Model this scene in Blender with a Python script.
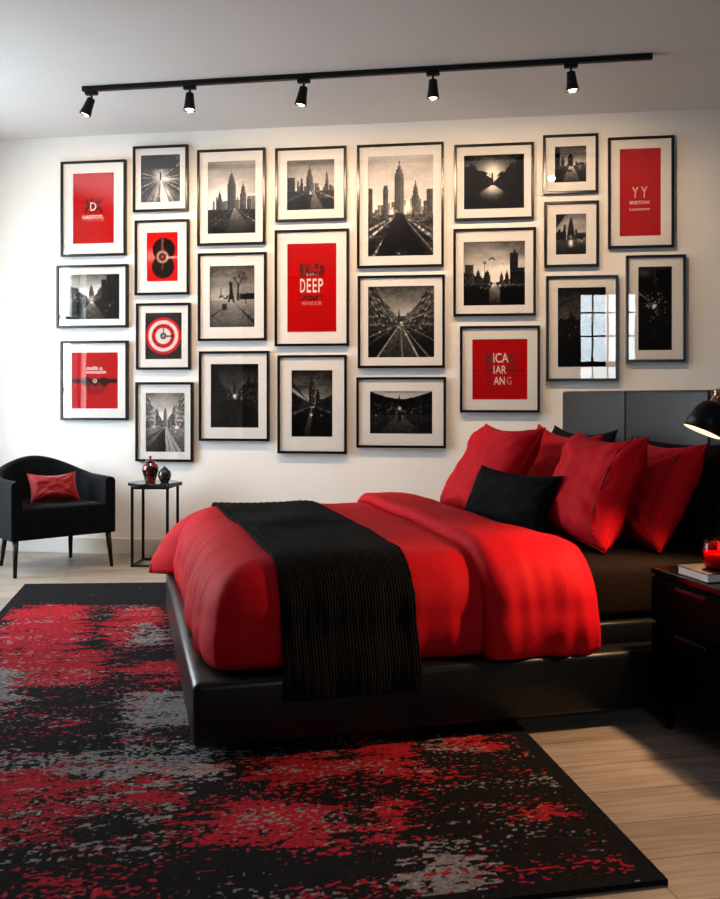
import bpy, bmesh, math, random
import numpy as np
from mathutils import Vector, Matrix, noise

# ---------------------------------------------------------------- clear
for o in list(bpy.data.objects):
    bpy.data.objects.remove(o)
SC = bpy.context.scene
COL = SC.collection
R = math.radians
PI = math.pi

# ---------------------------------------------------------------- camera
cd = bpy.data.cameras.new('camera')
cam = bpy.data.objects.new('camera', cd)
COL.objects.link(cam)
cam.location = (0, 0, 1.024)
cam.rotation_euler = (R(90), 0, R(8.5))
cd.sensor_fit = 'VERTICAL'
cd.sensor_height = 24
cd.lens = 925 / 899 * 24
cd.shift_y = -54.5 / 899
cd.clip_start = 0.05
SC.camera = cam

# ---------------------------------------------------------------- world, daylight, exposure
SC.view_settings.view_transform = 'Standard'
SC.view_settings.look = 'None'
SC.view_settings.gamma = 1.0
SC.view_settings.exposure = 0.0
SC.view_settings.use_curve_mapping = False

WORLD_STRENGTH = 9.0
LEFT_WINDOW = 68.0
SPOT = 42.0
BED_LAMP = 42.0
CANDLE = 0.5

world = bpy.data.worlds.new('sky')
SC.world = world
world.use_nodes = True
wn = world.node_tree
bg = wn.nodes['Background']
tc = wn.nodes.new('ShaderNodeTexCoord')
ns = wn.nodes.new('ShaderNodeTexNoise')
ns.inputs['Scale'].default_value = 26
ns.inputs['Detail'].default_value = 6
sep = wn.nodes.new('ShaderNodeSeparateXYZ')
wn.links.new(tc.outputs['Generated'], sep.inputs[0])
wn.links.new(tc.outputs['Generated'], ns.inputs['Vector'])
rp = wn.nodes.new('ShaderNodeValToRGB')          # trees low, bright overcast above
rp.color_ramp.elements[0].position = 0.0
rp.color_ramp.elements[0].color = (0.30, 0.38, 0.44, 1)
rp.color_ramp.elements[1].position = 0.17
rp.color_ramp.elements[1].color = (0.86, 0.94, 1.0, 1)
e = rp.color_ramp.elements.new(0.05)
e.color = (0.72, 0.83, 0.90, 1)
ma = wn.nodes.new('ShaderNodeMath')
ma.operation = 'MULTIPLY_ADD'
ma.inputs[1].default_value = 0.12
wn.links.new(ns.outputs['Fac'], ma.inputs[0])
wn.links.new(sep.outputs['Z'], ma.inputs[2])
sb = wn.nodes.new('ShaderNodeMath')
sb.operation = 'SUBTRACT'
sb.inputs[1].default_value = 0.05
wn.links.new(ma.outputs[0], sb.inputs[0])
wn.links.new(sb.outputs[0], rp.inputs[0])
wn.links.new(rp.outputs[0], bg.inputs['Color'])
bg.inputs['Strength'].default_value = WORLD_STRENGTH


def area(name, loc, rot, sx, sy, power, color, portal=False):
    l = bpy.data.lights.new(name, 'AREA')
    l.shape = 'RECTANGLE'
    l.size, l.size_y = sx, sy
    l.energy = power
    l.color = color
    if portal:
        l.cycles.is_portal = True
    o = bpy.data.objects.new(name, l)
    COL.objects.link(o)
    o.location = loc
    o.rotation_euler = rot
    return o


WALL_Y, LEFT_X, RIGHT_X, BACK_Y, CEIL = 5.658, -3.6, 2.25, -1.5, 2.70
LW = (3.55, 5.10, 0.45, 2.30)        # left window: y0 y1 z0 z1
BW = (1.077, 1.85, 1.08, 2.41)       # back window: x0 x1 z0 z1
area('daylight_left_window', (LEFT_X - 0.16, (LW[0] + LW[1]) / 2, (LW[2] + LW[3]) / 2), (0, R(-90), 0),
     LW[3] - LW[2], LW[1] - LW[0], LEFT_WINDOW, (0.86, 0.94, 1.0))
area('daylight_back_window', ((BW[0] + BW[1]) / 2, BACK_Y - 0.17, (BW[2] + BW[3]) / 2), (R(90), 0, 0),
     BW[1] - BW[0], BW[3] - BW[2], 1.0, (1, 1, 1), portal=True)

# ================================================================ helpers


def lin(c):
    return c / 12.92 if c <= 0.04045 else ((c + 0.055) / 1.055) ** 2.4


def srgb(r, g, b):
    return (lin(r / 255), lin(g / 255), lin(b / 255))


MATS = {}


def mat(name, color, rough=0.5, metal=0.0, spec=0.5, var=0.08, vscale=6.0, bump=0.0, bscale=60.0, coat=0.0,
        emit=None, estr=0.0, sheen=0.0, stretch=(1, 1, 1)):
    m = bpy.data.materials.new(name)
    m.use_nodes = True
    nt = m.node_tree
    b = nt.nodes['Principled BSDF']
    b.inputs['Roughness'].default_value = rough
    b.inputs['Metallic'].default_value = metal
    b.inputs['Specular IOR Level'].default_value = spec
    b.inputs['Coat Weight'].default_value = coat
    b.inputs['Sheen Weight'].default_value = sheen
    t = nt.nodes.new('ShaderNodeTexCoord')
    mp = nt.nodes.new('ShaderNodeMapping')
    mp.inputs['Scale'].default_value = stretch
    nt.links.new(t.outputs['Object'], mp.inputs['Vector'])
    n = nt.nodes.new('ShaderNodeTexNoise')
    n.inputs['Scale'].default_value = vscale
    n.inputs['Detail'].default_value = 4
    nt.links.new(mp.outputs[0], n.inputs['Vector'])
    r = nt.nodes.new('ShaderNodeValToRGB')
    c = color
    r.color_ramp.elements[0].position = 0.3
    r.color_ramp.elements[1].position = 0.7
    r.color_ramp.elements[0].color = (*[x * (1 - var) for x in c], 1)
    r.color_ramp.elements[1].color = (*[min(1, x * (1 + var)) for x in c], 1)
    nt.links.new(n.outputs['Fac'], r.inputs[0])
    nt.links.new(r.outputs[0], b.inputs['Base Color'])
    if bump:
        n2 = nt.nodes.new('ShaderNodeTexNoise')
        n2.inputs['Scale'].default_value = bscale
        n2.inputs['Detail'].default_value = 3
        nt.links.new(mp.outputs[0], n2.inputs['Vector'])
        bp = nt.nodes.new('ShaderNodeBump')
        bp.inputs['Strength'].default_value = bump
        bp.inputs['Distance'].default_value = 0.01
        nt.links.new(n2.outputs['Fac'], bp.inputs['Height'])
        nt.links.new(bp.outputs[0], b.inputs['Normal'])
    if emit:
        b.inputs['Emission Color'].default_value = (*emit, 1)
        b.inputs['Emission Strength'].default_value = estr
    MATS[name] = m
    return m


def link_obj(name, me, m=None, parent=None, smooth=False):
    o = bpy.data.objects.new(name, me)
    COL.objects.link(o)
    if m:
        me.materials.append(m)
    if parent:
        o.parent = parent
    if smooth:
        me.polygons.foreach_set('use_smooth', [True] * len(me.polygons))
    me.update()
    return o


def from_bm(name, bm, m=None, parent=None, smooth=False, recalc=True):
    if recalc:
        bmesh.ops.recalc_face_normals(bm, faces=bm.faces[:])
    me = bpy.data.meshes.new(name)
    bm.to_mesh(me)
    bm.free()
    return link_obj(name, me, m, parent, smooth)


def bm_box(bm, x0, x1, y0, y1, z0, z1, bev=0.0, seg=2):
    v = [bm.verts.new((x, y, z)) for z in (z0, z1) for y in (y0, y1) for x in (x0, x1)]
    f = [bm.faces.new([v[i] for i in q]) for q in
         ((0, 2, 3, 1), (4, 5, 7, 6), (0, 1, 5, 4), (2, 6, 7, 3), (0, 4, 6, 2), (1, 3, 7, 5))]
    if bev:
        es = list({e for q in f for e in q.edges})
        bmesh.ops.bevel(bm, geom=es, offset=bev, segments=seg, profile=0.5, affect='EDGES')


def box(name, x0, x1, y0, y1, z0, z1, m, parent=None, bev=0.0, seg=2, smooth=False):
    bm = bmesh.new()
    bm_box(bm, x0, x1, y0, y1, z0, z1, bev, seg)
    return from_bm(name, bm, m, parent, smooth)


def bm_tube(bm, pts, rad, n=10, cap=True):
    pts = [Vector(p) for p in pts]
    if not hasattr(rad, '__len__'):
        rad = [rad] * len(pts)
    rings = []
    up = None
    for i, p in enumerate(pts):
        d = (pts[min(i + 1, len(pts) - 1)] - pts[max(i - 1, 0)]).normalized()
        if up is None:
            up = Vector((0, 0, 1)) if abs(d.z) < 0.9 else Vector((1, 0, 0))
        s = d.cross(up).normalized()
        up = s.cross(d).normalized()
        rings.append([bm.verts.new(p + (s * math.cos(2 * PI * k / n) + up * math.sin(2 * PI * k / n)) * rad[i])
                      for k in range(n)])
    for a, b in zip(rings, rings[1:]):
        for k in range(n):
            bm.faces.new((a[k], a[(k + 1) % n], b[(k + 1) % n], b[k]))
    if cap:
        bm.faces.new(rings[0][::-1])
        bm.faces.new(rings[-1])


def tube(name, pts, rad, m, parent=None, n=10, smooth=True):
    bm = bmesh.new()
    bm_tube(bm, pts, rad, n)
    return from_bm(name, bm, m, parent, smooth)


def lathe(name, prof, m, parent=None, n=32, smooth=True, close=False, loc=None, rot=None):
    """prof: (radius, z) pairs; revolved about local z"""
    bm = bmesh.new()
    rings = []
    for r, z in prof:
        if r < 1e-6:
            rings.append([bm.verts.new((0, 0, z))])
        else:
            rings.append([bm.verts.new((r * math.cos(2 * PI * k / n), r * math.sin(2 * PI * k / n), z)) for k in range(n)])
    for a, b in zip(rings, rings[1:]):
        for k in range(n):
            k2 = (k + 1) % n
            if len(a) == 1 and len(b) == 1:
                continue
            if len(a) == 1:
                bm.faces.new((a[0], b[k], b[k2]))
            elif len(b) == 1:
                bm.faces.new((a[k], a[k2], b[0]))
            else:
                bm.faces.new((a[k], a[k2], b[k2], b[k]))
    o = from_bm(name, bm, m, parent, smooth)
    if loc:
        o.location = loc
    if rot:
        o.rotation_euler = rot
    return o


def tag(o, label, cat, group=None):
    o['label'] = label
    o['category'] = cat
    if group:
        o['group'] = group
    return o


def thing(name, label, cat, loc=(0, 0, 0), rotz=0.0, group=None):
    o = bpy.data.objects.new(name, None)
    o.empty_display_size = 0.1
    COL.objects.link(o)
    o.location = loc
    o.rotation_euler = (0, 0, rotz)
    return tag(o, label, cat, group)


def struct(o):
    o['kind'] = 'structure'
    return o


def sharp(o, ang=40):
    """smooth shading with sharp creases"""
    me = o.data
    me.polygons.foreach_set('use_smooth', [True] * len(me.polygons))
    me.set_sharp_from_angle(angle=R(ang))
    return o


# ---- numpy value noise
def vnoise(x, y, seed=0):
    xi = np.floor(x).astype(np.int64)
    yi = np.floor(y).astype(np.int64)
    xf = x - xi
    yf = y - yi

    def h(a, b):
        n = (a * 374761393 + b * 668265263 + seed * 2147483647 + 1274126177) & 0xFFFFFFFF
        n = ((n ^ (n >> 13)) * 1274126177) & 0xFFFFFFFF
        n = ((n ^ (n >> 16)) * 2246822519) & 0xFFFFFFFF
        return ((n ^ (n >> 15)) & 0xFFFF) / 65535.0
    sx = xf * xf * (3 - 2 * xf)
    sy = yf * yf * (3 - 2 * yf)
    return (h(xi, yi) * (1 - sx) + h(xi + 1, yi) * sx) * (1 - sy) + (h(xi, yi + 1) * (1 - sx) + h(xi + 1, yi + 1) * sx) * sy


def fbm(x, y, seed=0, oct=4):
    t = 0
    a = 0.5
    s = 0
    for i in range(oct):
        t = t + a * vnoise(x * 2 ** i, y * 2 ** i, seed + i * 17)
        s += a
        a *= 0.5
    return t / s


def to_lin(c):
    c = np.clip(c, 0, 1)
    return np.where(c <= 0.04045, c / 12.92, ((c + 0.055) / 1.055) ** 2.4)


def attr_mat(name, attr='print', rough=0.6, spec=0.04, bump=0.0, bscale=300):
    m = bpy.data.materials.new(name)
    m.use_nodes = True
    nt = m.node_tree
    b = nt.nodes['Principled BSDF']
    b.inputs['Roughness'].default_value = rough
    b.inputs['Specular IOR Level'].default_value = spec
    a = nt.nodes.new('ShaderNodeAttribute')
    a.attribute_name = attr
    nt.links.new(a.outputs['Color'], b.inputs['Base Color'])
    if bump:
        t = nt.nodes.new('ShaderNodeTexCoord')
        n = nt.nodes.new('ShaderNodeTexNoise')
        n.inputs['Scale'].default_value = bscale
        nt.links.new(t.outputs['Object'], n.inputs['Vector'])
        bp = nt.nodes.new('ShaderNodeBump')
        bp.inputs['Strength'].default_value = bump
        bp.inputs['Distance'].default_value = 0.01
        nt.links.new(n.outputs['Fac'], bp.inputs['Height'])
        nt.links.new(bp.outputs[0], b.inputs['Normal'])
    return m


# ================================================================ materials
M_WALL = mat('white_wall_paint', (0.80, 0.80, 0.79), 0.75, var=0.015, vscale=3, bump=0.05, bscale=180, spec=0.25)
M_CEIL = mat('grey_ceiling_paint', (0.68, 0.665, 0.645), 0.9, var=0.015, vscale=2, spec=0.1)
M_WALLD = mat('low_bounce_wall_paint', (0.10, 0.10, 0.105), 0.75, var=0.03, vscale=3, bump=0.05, bscale=180, spec=0.2)  # unseen right and front walls: dark tone chosen to cut bounce light
M_TRIM = mat('white_trim_paint', (0.74, 0.74, 0.73), 0.45, var=0.02)
M_LEATHER = mat('black_leather', (0.0055, 0.006, 0.007), 0.33, var=0.12, vscale=14, bump=0.05, bscale=240, spec=0.38)
M_HEADL = mat('charcoal_leather', (0.016, 0.018, 0.020), 0.45, var=0.10, vscale=12, bump=0.10, bscale=240, spec=0.35)
M_SHEET = mat('dark_brown_cotton', (0.0085, 0.005, 0.0033), 0.9, var=0.15, vscale=30, bump=0.15, bscale=300, spec=0.08)
M_RED = mat('red_cotton_sateen', (0.56, 0.0045, 0.013), 0.72, var=0.06, vscale=8, bump=0.10, bscale=90, spec=0.10)
M_REDC = mat('crimson_velvet', (0.24, 0.003, 0.010), 0.6, var=0.10, vscale=14, bump=0.12, bscale=150, spec=0.2, sheen=0.15)
M_BLACKC = mat('black_cotton', (0.0055, 0.0055, 0.006), 0.9, var=0.2, vscale=40, bump=0.2, bscale=260, spec=0.08)
M_VELVET = mat('black_velvet', (0.0035, 0.0052, 0.0075), 0.9, var=0.2, vscale=10, bump=0.08, bscale=200, spec=0.06, sheen=0.04)
M_METAL = mat('black_powder_coat', (0.0045, 0.0045, 0.005), 0.45, var=0.1, vscale=40, spec=0.22)
M_FRAME = mat('black_gloss_frame', (0.005, 0.005, 0.0055), 0.24, var=0.1, vscale=30, spec=0.4)
M_MAT = mat('white_mat_board', (0.84, 0.835, 0.825), 0.8, var=0.01, vscale=60, bump=0.05, bscale=400, spec=0.2)
M_DARKW = mat('black_lacquer', (0.002, 0.0018, 0.0018), 0.4, var=0.2, vscale=20, spec=0.04, coat=0.0)
M_DARKTOP = mat('polished_black_top', (0.003, 0.0026, 0.0026), 0.14, var=0.2, vscale=20, spec=0.35)
M_DARKLEG = mat('dark_stained_wood', (0.007, 0.004, 0.003), 0.4, var=0.3, vscale=20, stretch=(1, 1, 0.1), spec=0.2)
M_BRASS = mat('aged_copper', (0.55, 0.30, 0.18), 0.25, metal=1.0, var=0.1, vscale=40)
M_SHADEIN = mat('white_enamel_inside', (0.85, 0.80, 0.72), 0.5, var=0.02)
M_PAGES = mat('book_pages', (0.80, 0.79, 0.76), 0.8, var=0.08, vscale=80, stretch=(0.1, 0.1, 12))
M_COVER = mat('dark_book_cover', (0.014, 0.008, 0.005), 0.6, var=0.8, vscale=22)
M_WAX = mat('red_wax', (0.75, 0.02, 0.02), 0.4, var=0.05)
M_INK = mat('dark_print_ink', (0.035, 0.010, 0.012), 0.6, var=0.25, vscale=60)
M_INK2 = mat('maroon_print_ink', (0.16, 0.006, 0.008), 0.6, var=0.25, vscale=60)
M_WHITEINK = mat('cream_print_ink', (0.80, 0.72, 0.66), 0.6, var=0.06, vscale=60)
M_PINKINK = mat('faded_print_ink', (0.62, 0.22, 0.20), 0.6, var=0.2, vscale=60)
M_BULB = mat('warm_bulb', (1, 0.9, 0.8), 0.4, emit=(1.0, 0.80, 0.58), estr=9.0, var=0.01)
M_FLAME = mat('candle_flame', (1, 0.5, 0.2), 0.4, emit=(1.0, 0.45, 0.15), estr=6.0, var=0.01)
M_PRINT = attr_mat('photographic_paper')


def two_tone_mat(name, c1, c2, scale, pos, rough):
    m = mat(name, c1, rough, spec=0.6, coat=0.4)
    nt = m.node_tree
    r = [n for n in nt.nodes if n.type == 'VALTORGB'][0]
    n = [n for n in nt.nodes if n.type == 'TEX_NOISE'][0]
    n.inputs['Scale'].default_value = scale
    r.color_ramp.elements[0].position = pos - 0.03
    r.color_ramp.elements[1].position = pos + 0.03
    r.color_ramp.elements[0].color = (*c1, 1)
    r.color_ramp.elements[1].color = (*c2, 1)
    return m


M_VASE = two_tone_mat('red_and_black_glaze', (0.008, 0.006, 0.006), (0.28, 0.008, 0.010), 22, 0.53, 0.12)
M_VASE2 = mat('black_glaze', (0.012, 0.008, 0.008), 0.12, var=0.3, vscale=30, spec=0.6, coat=0.4)


def glass_mat(name, tint=(1, 1, 1), ior=1.8, rough=0.0):
    m = bpy.data.materials.new(name)
    m.use_nodes = True
    nt = m.node_tree
    nt.nodes.clear()
    out = nt.nodes.new('ShaderNodeOutputMaterial')
    mix = nt.nodes.new('ShaderNodeMixShader')
    tr = nt.nodes.new('ShaderNodeBsdfTransparent')
    gl = nt.nodes.new('ShaderNodeBsdfGlossy')
    lw = nt.nodes.new('ShaderNodeLayerWeight')      # thin sheet: same reflectance on both faces
    lw.inputs['Blend'].default_value = 0.5
    pw_ = nt.nodes.new('ShaderNodeMath')
    pw_.operation = 'POWER'
    pw_.inputs[1].default_value = 5
    fr = nt.nodes.new('ShaderNodeMath')
    fr.operation = 'MULTIPLY_ADD'
    f0 = ((ior - 1) / (ior + 1)) ** 2
    fr.inputs[1].default_value = 1 - f0
    fr.inputs[2].default_value = f0
    nt.links.new(lw.outputs['Facing'], pw_.inputs[0])
    nt.links.new(pw_.outputs[0], fr.inputs[0])
    n = nt.nodes.new('ShaderNodeTexNoise')
    bp = nt.nodes.new('ShaderNodeBump')
    n.inputs['Scale'].default_value = 3
    bp.inputs['Strength'].default_value = 0.01
    bp.inputs['Distance'].default_value = 0.01
    nt.links.new(n.outputs['Fac'], bp.inputs['Height'])
    nt.links.new(bp.outputs[0], gl.inputs['Normal'])
    tr.inputs['Color'].default_value = (*tint, 1)
    gl.inputs['Roughness'].default_value = rough
    nt.links.new(fr.outputs[0], mix.inputs[0])
    nt.links.new(tr.outputs[0], mix.inputs[1])
    nt.links.new(gl.outputs[0], mix.inputs[2])
    nt.links.new(mix.outputs[0], out.inputs['Surface'])
    return m


M_GLASS = glass_mat('picture_glass', ior=1.75)
M_PANE = glass_mat('window_glass', (0.97, 0.98, 0.98), ior=1.45)
M_REDGLASS = glass_mat('red_glass', (0.86, 0.06, 0.07), ior=1.5)


def floor_mat():
    m = bpy.data.materials.new('oak_plank_floor')
    m.use_nodes = True
    nt = m.node_tree
    b = nt.nodes['Principled BSDF']
    t = nt.nodes.new('ShaderNodeTexCoord')
    mp = nt.nodes.new('ShaderNodeMapping')
    mp.inputs['Rotation'].default_value = (0, 0, R(-20))
    nt.links.new(t.outputs['Object'], mp.inputs['Vector'])
    br = nt.nodes.new('ShaderNodeTexBrick')
    br.inputs['Scale'].default_value = 1.0
    br.inputs['Brick Width'].default_value = 1.6
    br.inputs['Row Height'].default_value = 0.17
    br.inputs['Mortar Size'].default_value = 0.0018
    br.inputs['Mortar Smooth'].default_value = 0.3
    br.inputs['Bias'].default_value = 0.0
    br.inputs['Color1'].default_value = (0.285, 0.25, 0.215, 1)
    br.inputs['Color2'].default_value = (0.41, 0.368, 0.322, 1)
    br.inputs['Mortar'].default_value = (0.10, 0.075, 0.055, 1)
    br.offset = 0.37
    nt.links.new(mp.outputs[0], br.inputs['Vector'])
    mp2 = nt.nodes.new('ShaderNodeMapping')
    mp2.inputs['Scale'].default_value = (1.5, 22, 1)
    nt.links.new(mp.outputs[0], mp2.inputs['Vector'])
    n = nt.nodes.new('ShaderNodeTexNoise')
    n.inputs['Scale'].default_value = 2.5
    n.inputs['Detail'].default_value = 8
    n.inputs['Distortion'].default_value = 0.6
    nt.links.new(mp2.outputs[0], n.inputs['Vector'])
    r = nt.nodes.new('ShaderNodeValToRGB')
    r.color_ramp.elements[0].position = 0.25
    r.color_ramp.elements[0].color = (0.62, 0.58, 0.55, 1)
    r.color_ramp.elements[1].position = 0.7
    r.color_ramp.elements[1].color = (1.12, 1.12, 1.12, 1)
    nt.links.new(n.outputs['Fac'], r.inputs[0])
    mx = nt.nodes.new('ShaderNodeMix')
    mx.data_type = 'RGBA'
    mx.blend_type = 'MULTIPLY'
    mx.inputs['Factor'].default_value = 1
    nt.links.new(br.outputs['Color'], mx.inputs['A'])
    nt.links.new(r.outputs[0], mx.inputs['B'])
    nt.links.new(mx.outputs['Result'], b.inputs['Base Color'])
    b.inputs['Roughness'].default_value = 0.42
    b.inputs['Specular IOR Level'].default_value = 0.35
    bp = nt.nodes.new('ShaderNodeBump')
    bp.inputs['Strength'].default_value = 0.15
    bp.inputs['Distance'].default_value = 0.004
    nt.links.new(br.outputs['Fac'], bp.inputs['Height'])
    bp.invert = True
    nt.links.new(bp.outputs[0], b.inputs['Normal'])
    return m


M_FLOOR = floor_mat()


def knit_mat():
    m = mat('black_knit_wool', (0.0085, 0.0085, 0.009), 0.95, var=0.3, vscale=60, spec=0.05, sheen=0.02)
    nt = m.node_tree
    b = nt.nodes['Principled BSDF']
    uv = nt.nodes.new('ShaderNodeUVMap')
    mp = nt.nodes.new('ShaderNodeMapping')
    nt.links.new(uv.outputs[0], mp.inputs['Vector'])
    w = nt.nodes.new('ShaderNodeTexWave')           # ribs along the length
    w.bands_direction = 'X'
    w.inputs['Scale'].default_value = 30
    w.inputs['Distortion'].default_value = 1.2
    w.inputs['Detail'].default_value = 2
    w.inputs['Detail Scale'].default_value = 3
    nt.links.new(mp.outputs[0], w.inputs['Vector'])
    v = nt.nodes.new('ShaderNodeTexVoronoi')        # stitches
    v.inputs['Scale'].default_value = 95
    mp2 = nt.nodes.new('ShaderNodeMapping')
    mp2.inputs['Scale'].default_value = (1, 0.75, 1)
    nt.links.new(uv.outputs[0], mp2.inputs['Vector'])
    nt.links.new(mp2.outputs[0], v.inputs['Vector'])
    a = nt.nodes.new('ShaderNodeMath')
    a.operation = 'MULTIPLY_ADD'
    a.inputs[1].default_value = -0.8
    nt.links.new(v.outputs['Distance'], a.inputs[0])
    nt.links.new(w.outputs['Fac'], a.inputs[2])
    bp = nt.nodes.new('ShaderNodeBump')
    bp.inputs['Strength'].default_value = 0.9
    bp.inputs['Distance'].default_value = 0.012
    nt.links.new(a.outputs[0], bp.inputs['Height'])
    nt.links.new(bp.outputs[0], b.inputs['Normal'])
    return m


M_KNIT = knit_mat()

# ================================================================ room shell
T = 0.15
struct(box('floor', LEFT_X - T, RIGHT_X + T, BACK_Y - T, WALL_Y + T, -0.12, 0.0, M_FLOOR))
struct(box('ceiling', LEFT_X - T, RIGHT_X + T, BACK_Y - T, WALL_Y + T, CEIL, CEIL + 0.12, M_CEIL))
struct(box('wall_back', LEFT_X - T, RIGHT_X + T, WALL_Y, WALL_Y + T, 0, CEIL, M_WALL))
struct(box('wall_right', RIGHT_X, RIGHT_X + T, BACK_Y, WALL_Y, 0, CEIL, M_WALLD))


def holed_wall(name, axis, pos0, pos1, a0, a1, hole, m):
    """wall slab with one rectangular window opening; axis is the thickness axis"""
    h0, h1, hz0, hz1 = hole
    bm = bmesh.new()
    for (b0, b1, z0, z1) in ((a0, h0, 0, CEIL), (h1, a1, 0, CEIL), (h0, h1, 0, hz0), (h0, h1, hz1, CEIL)):
        if axis == 'x':
            bm_box(bm, pos0, pos1, b0, b1, z0, z1)
        else:
            bm_box(bm, b0, b1, pos0, pos1, z0, z1)
    return struct(from_bm(name, bm, m))


holed_wall('wall_left', 'x', LEFT_X - T, LEFT_X, BACK_Y, WALL_Y, LW, M_WALL)
holed_wall('wall_front', 'y', BACK_Y - T, BACK_Y, LEFT_X - T, RIGHT_X + T, BW, M_WALLD)

# baseboards
for nm, bx in (('baseboard_back', (LEFT_X, RIGHT_X, WALL_Y - 0.015, WALL_Y)),
               ('baseboard_left', (LEFT_X, LEFT_X + 0.015, BACK_Y, WALL_Y - 0.015)),
               ('baseboard_right', (RIGHT_X - 0.015, RIGHT_X, BACK_Y, WALL_Y - 0.015)),
               ('baseboard_front', (LEFT_X + 0.015, RIGHT_X - 0.015, BACK_Y, BACK_Y + 0.015))):
    struct(box(nm, *bx, 0, 0.105, M_TRIM, bev=0.004))


def window(name, axis, pos, hole, cols, rows, m):
    """frame, muntins, pane and sill set in a wall opening"""
    a0, a1, z0, z1 = hole
    bm = bmesh.new()

    def bar(b0, b1, c0, c1, d=0.03):
        if axis == 'x':
            bm_box(bm, pos - d, pos + d, b0, b1, c0, c1)
        else:
            bm_box(bm, b0, b1, pos - d, pos + d, c0, c1)
    fw = 0.03
    bar(a0, a0 + fw, z0, z1)
    bar(a1 - fw, a1, z0, z1)
    bar(a0 + fw, a1 - fw, z0, z0 + fw)
    bar(a0 + fw, a1 - fw, z1 - fw, z1)
    root = struct(from_bm(name, bm, m))
    bm = bmesh.new()
    for c in cols:
        bar(c - 0.011, c + 0.011, z0 + fw, z1 - fw, 0.016)
    for r, w in rows:
        bar(a0 + fw, a1 - fw, r - w, r + w, 0.0155)
    from_bm('muntins', bm, m, root)
    bm = bmesh.new()
    bar(a0 + fw, a1 - fw, z0 + fw, z1 - fw, 0.003)
    from_bm('pane', bm, M_PANE, root)
    return root


M_WINF = mat('dark_window_frame', (0.03, 0.032, 0.035), 0.45, var=0.05)
window('window_1', 'x', LEFT_X - 0.09, LW, [4.06, 4.58], [(1.07, 0.012), (1.69, 0.012)], M_WINF)
window('window_2', 'y', BACK_Y - 0.09, BW, [1.262, 1.462, 1.662], [(2.137, 0.011), (1.82, 0.011), (1.44, 0.04)], M_WINF)

# ================================================================ picture prints (painted into the print's own paper)


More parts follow.
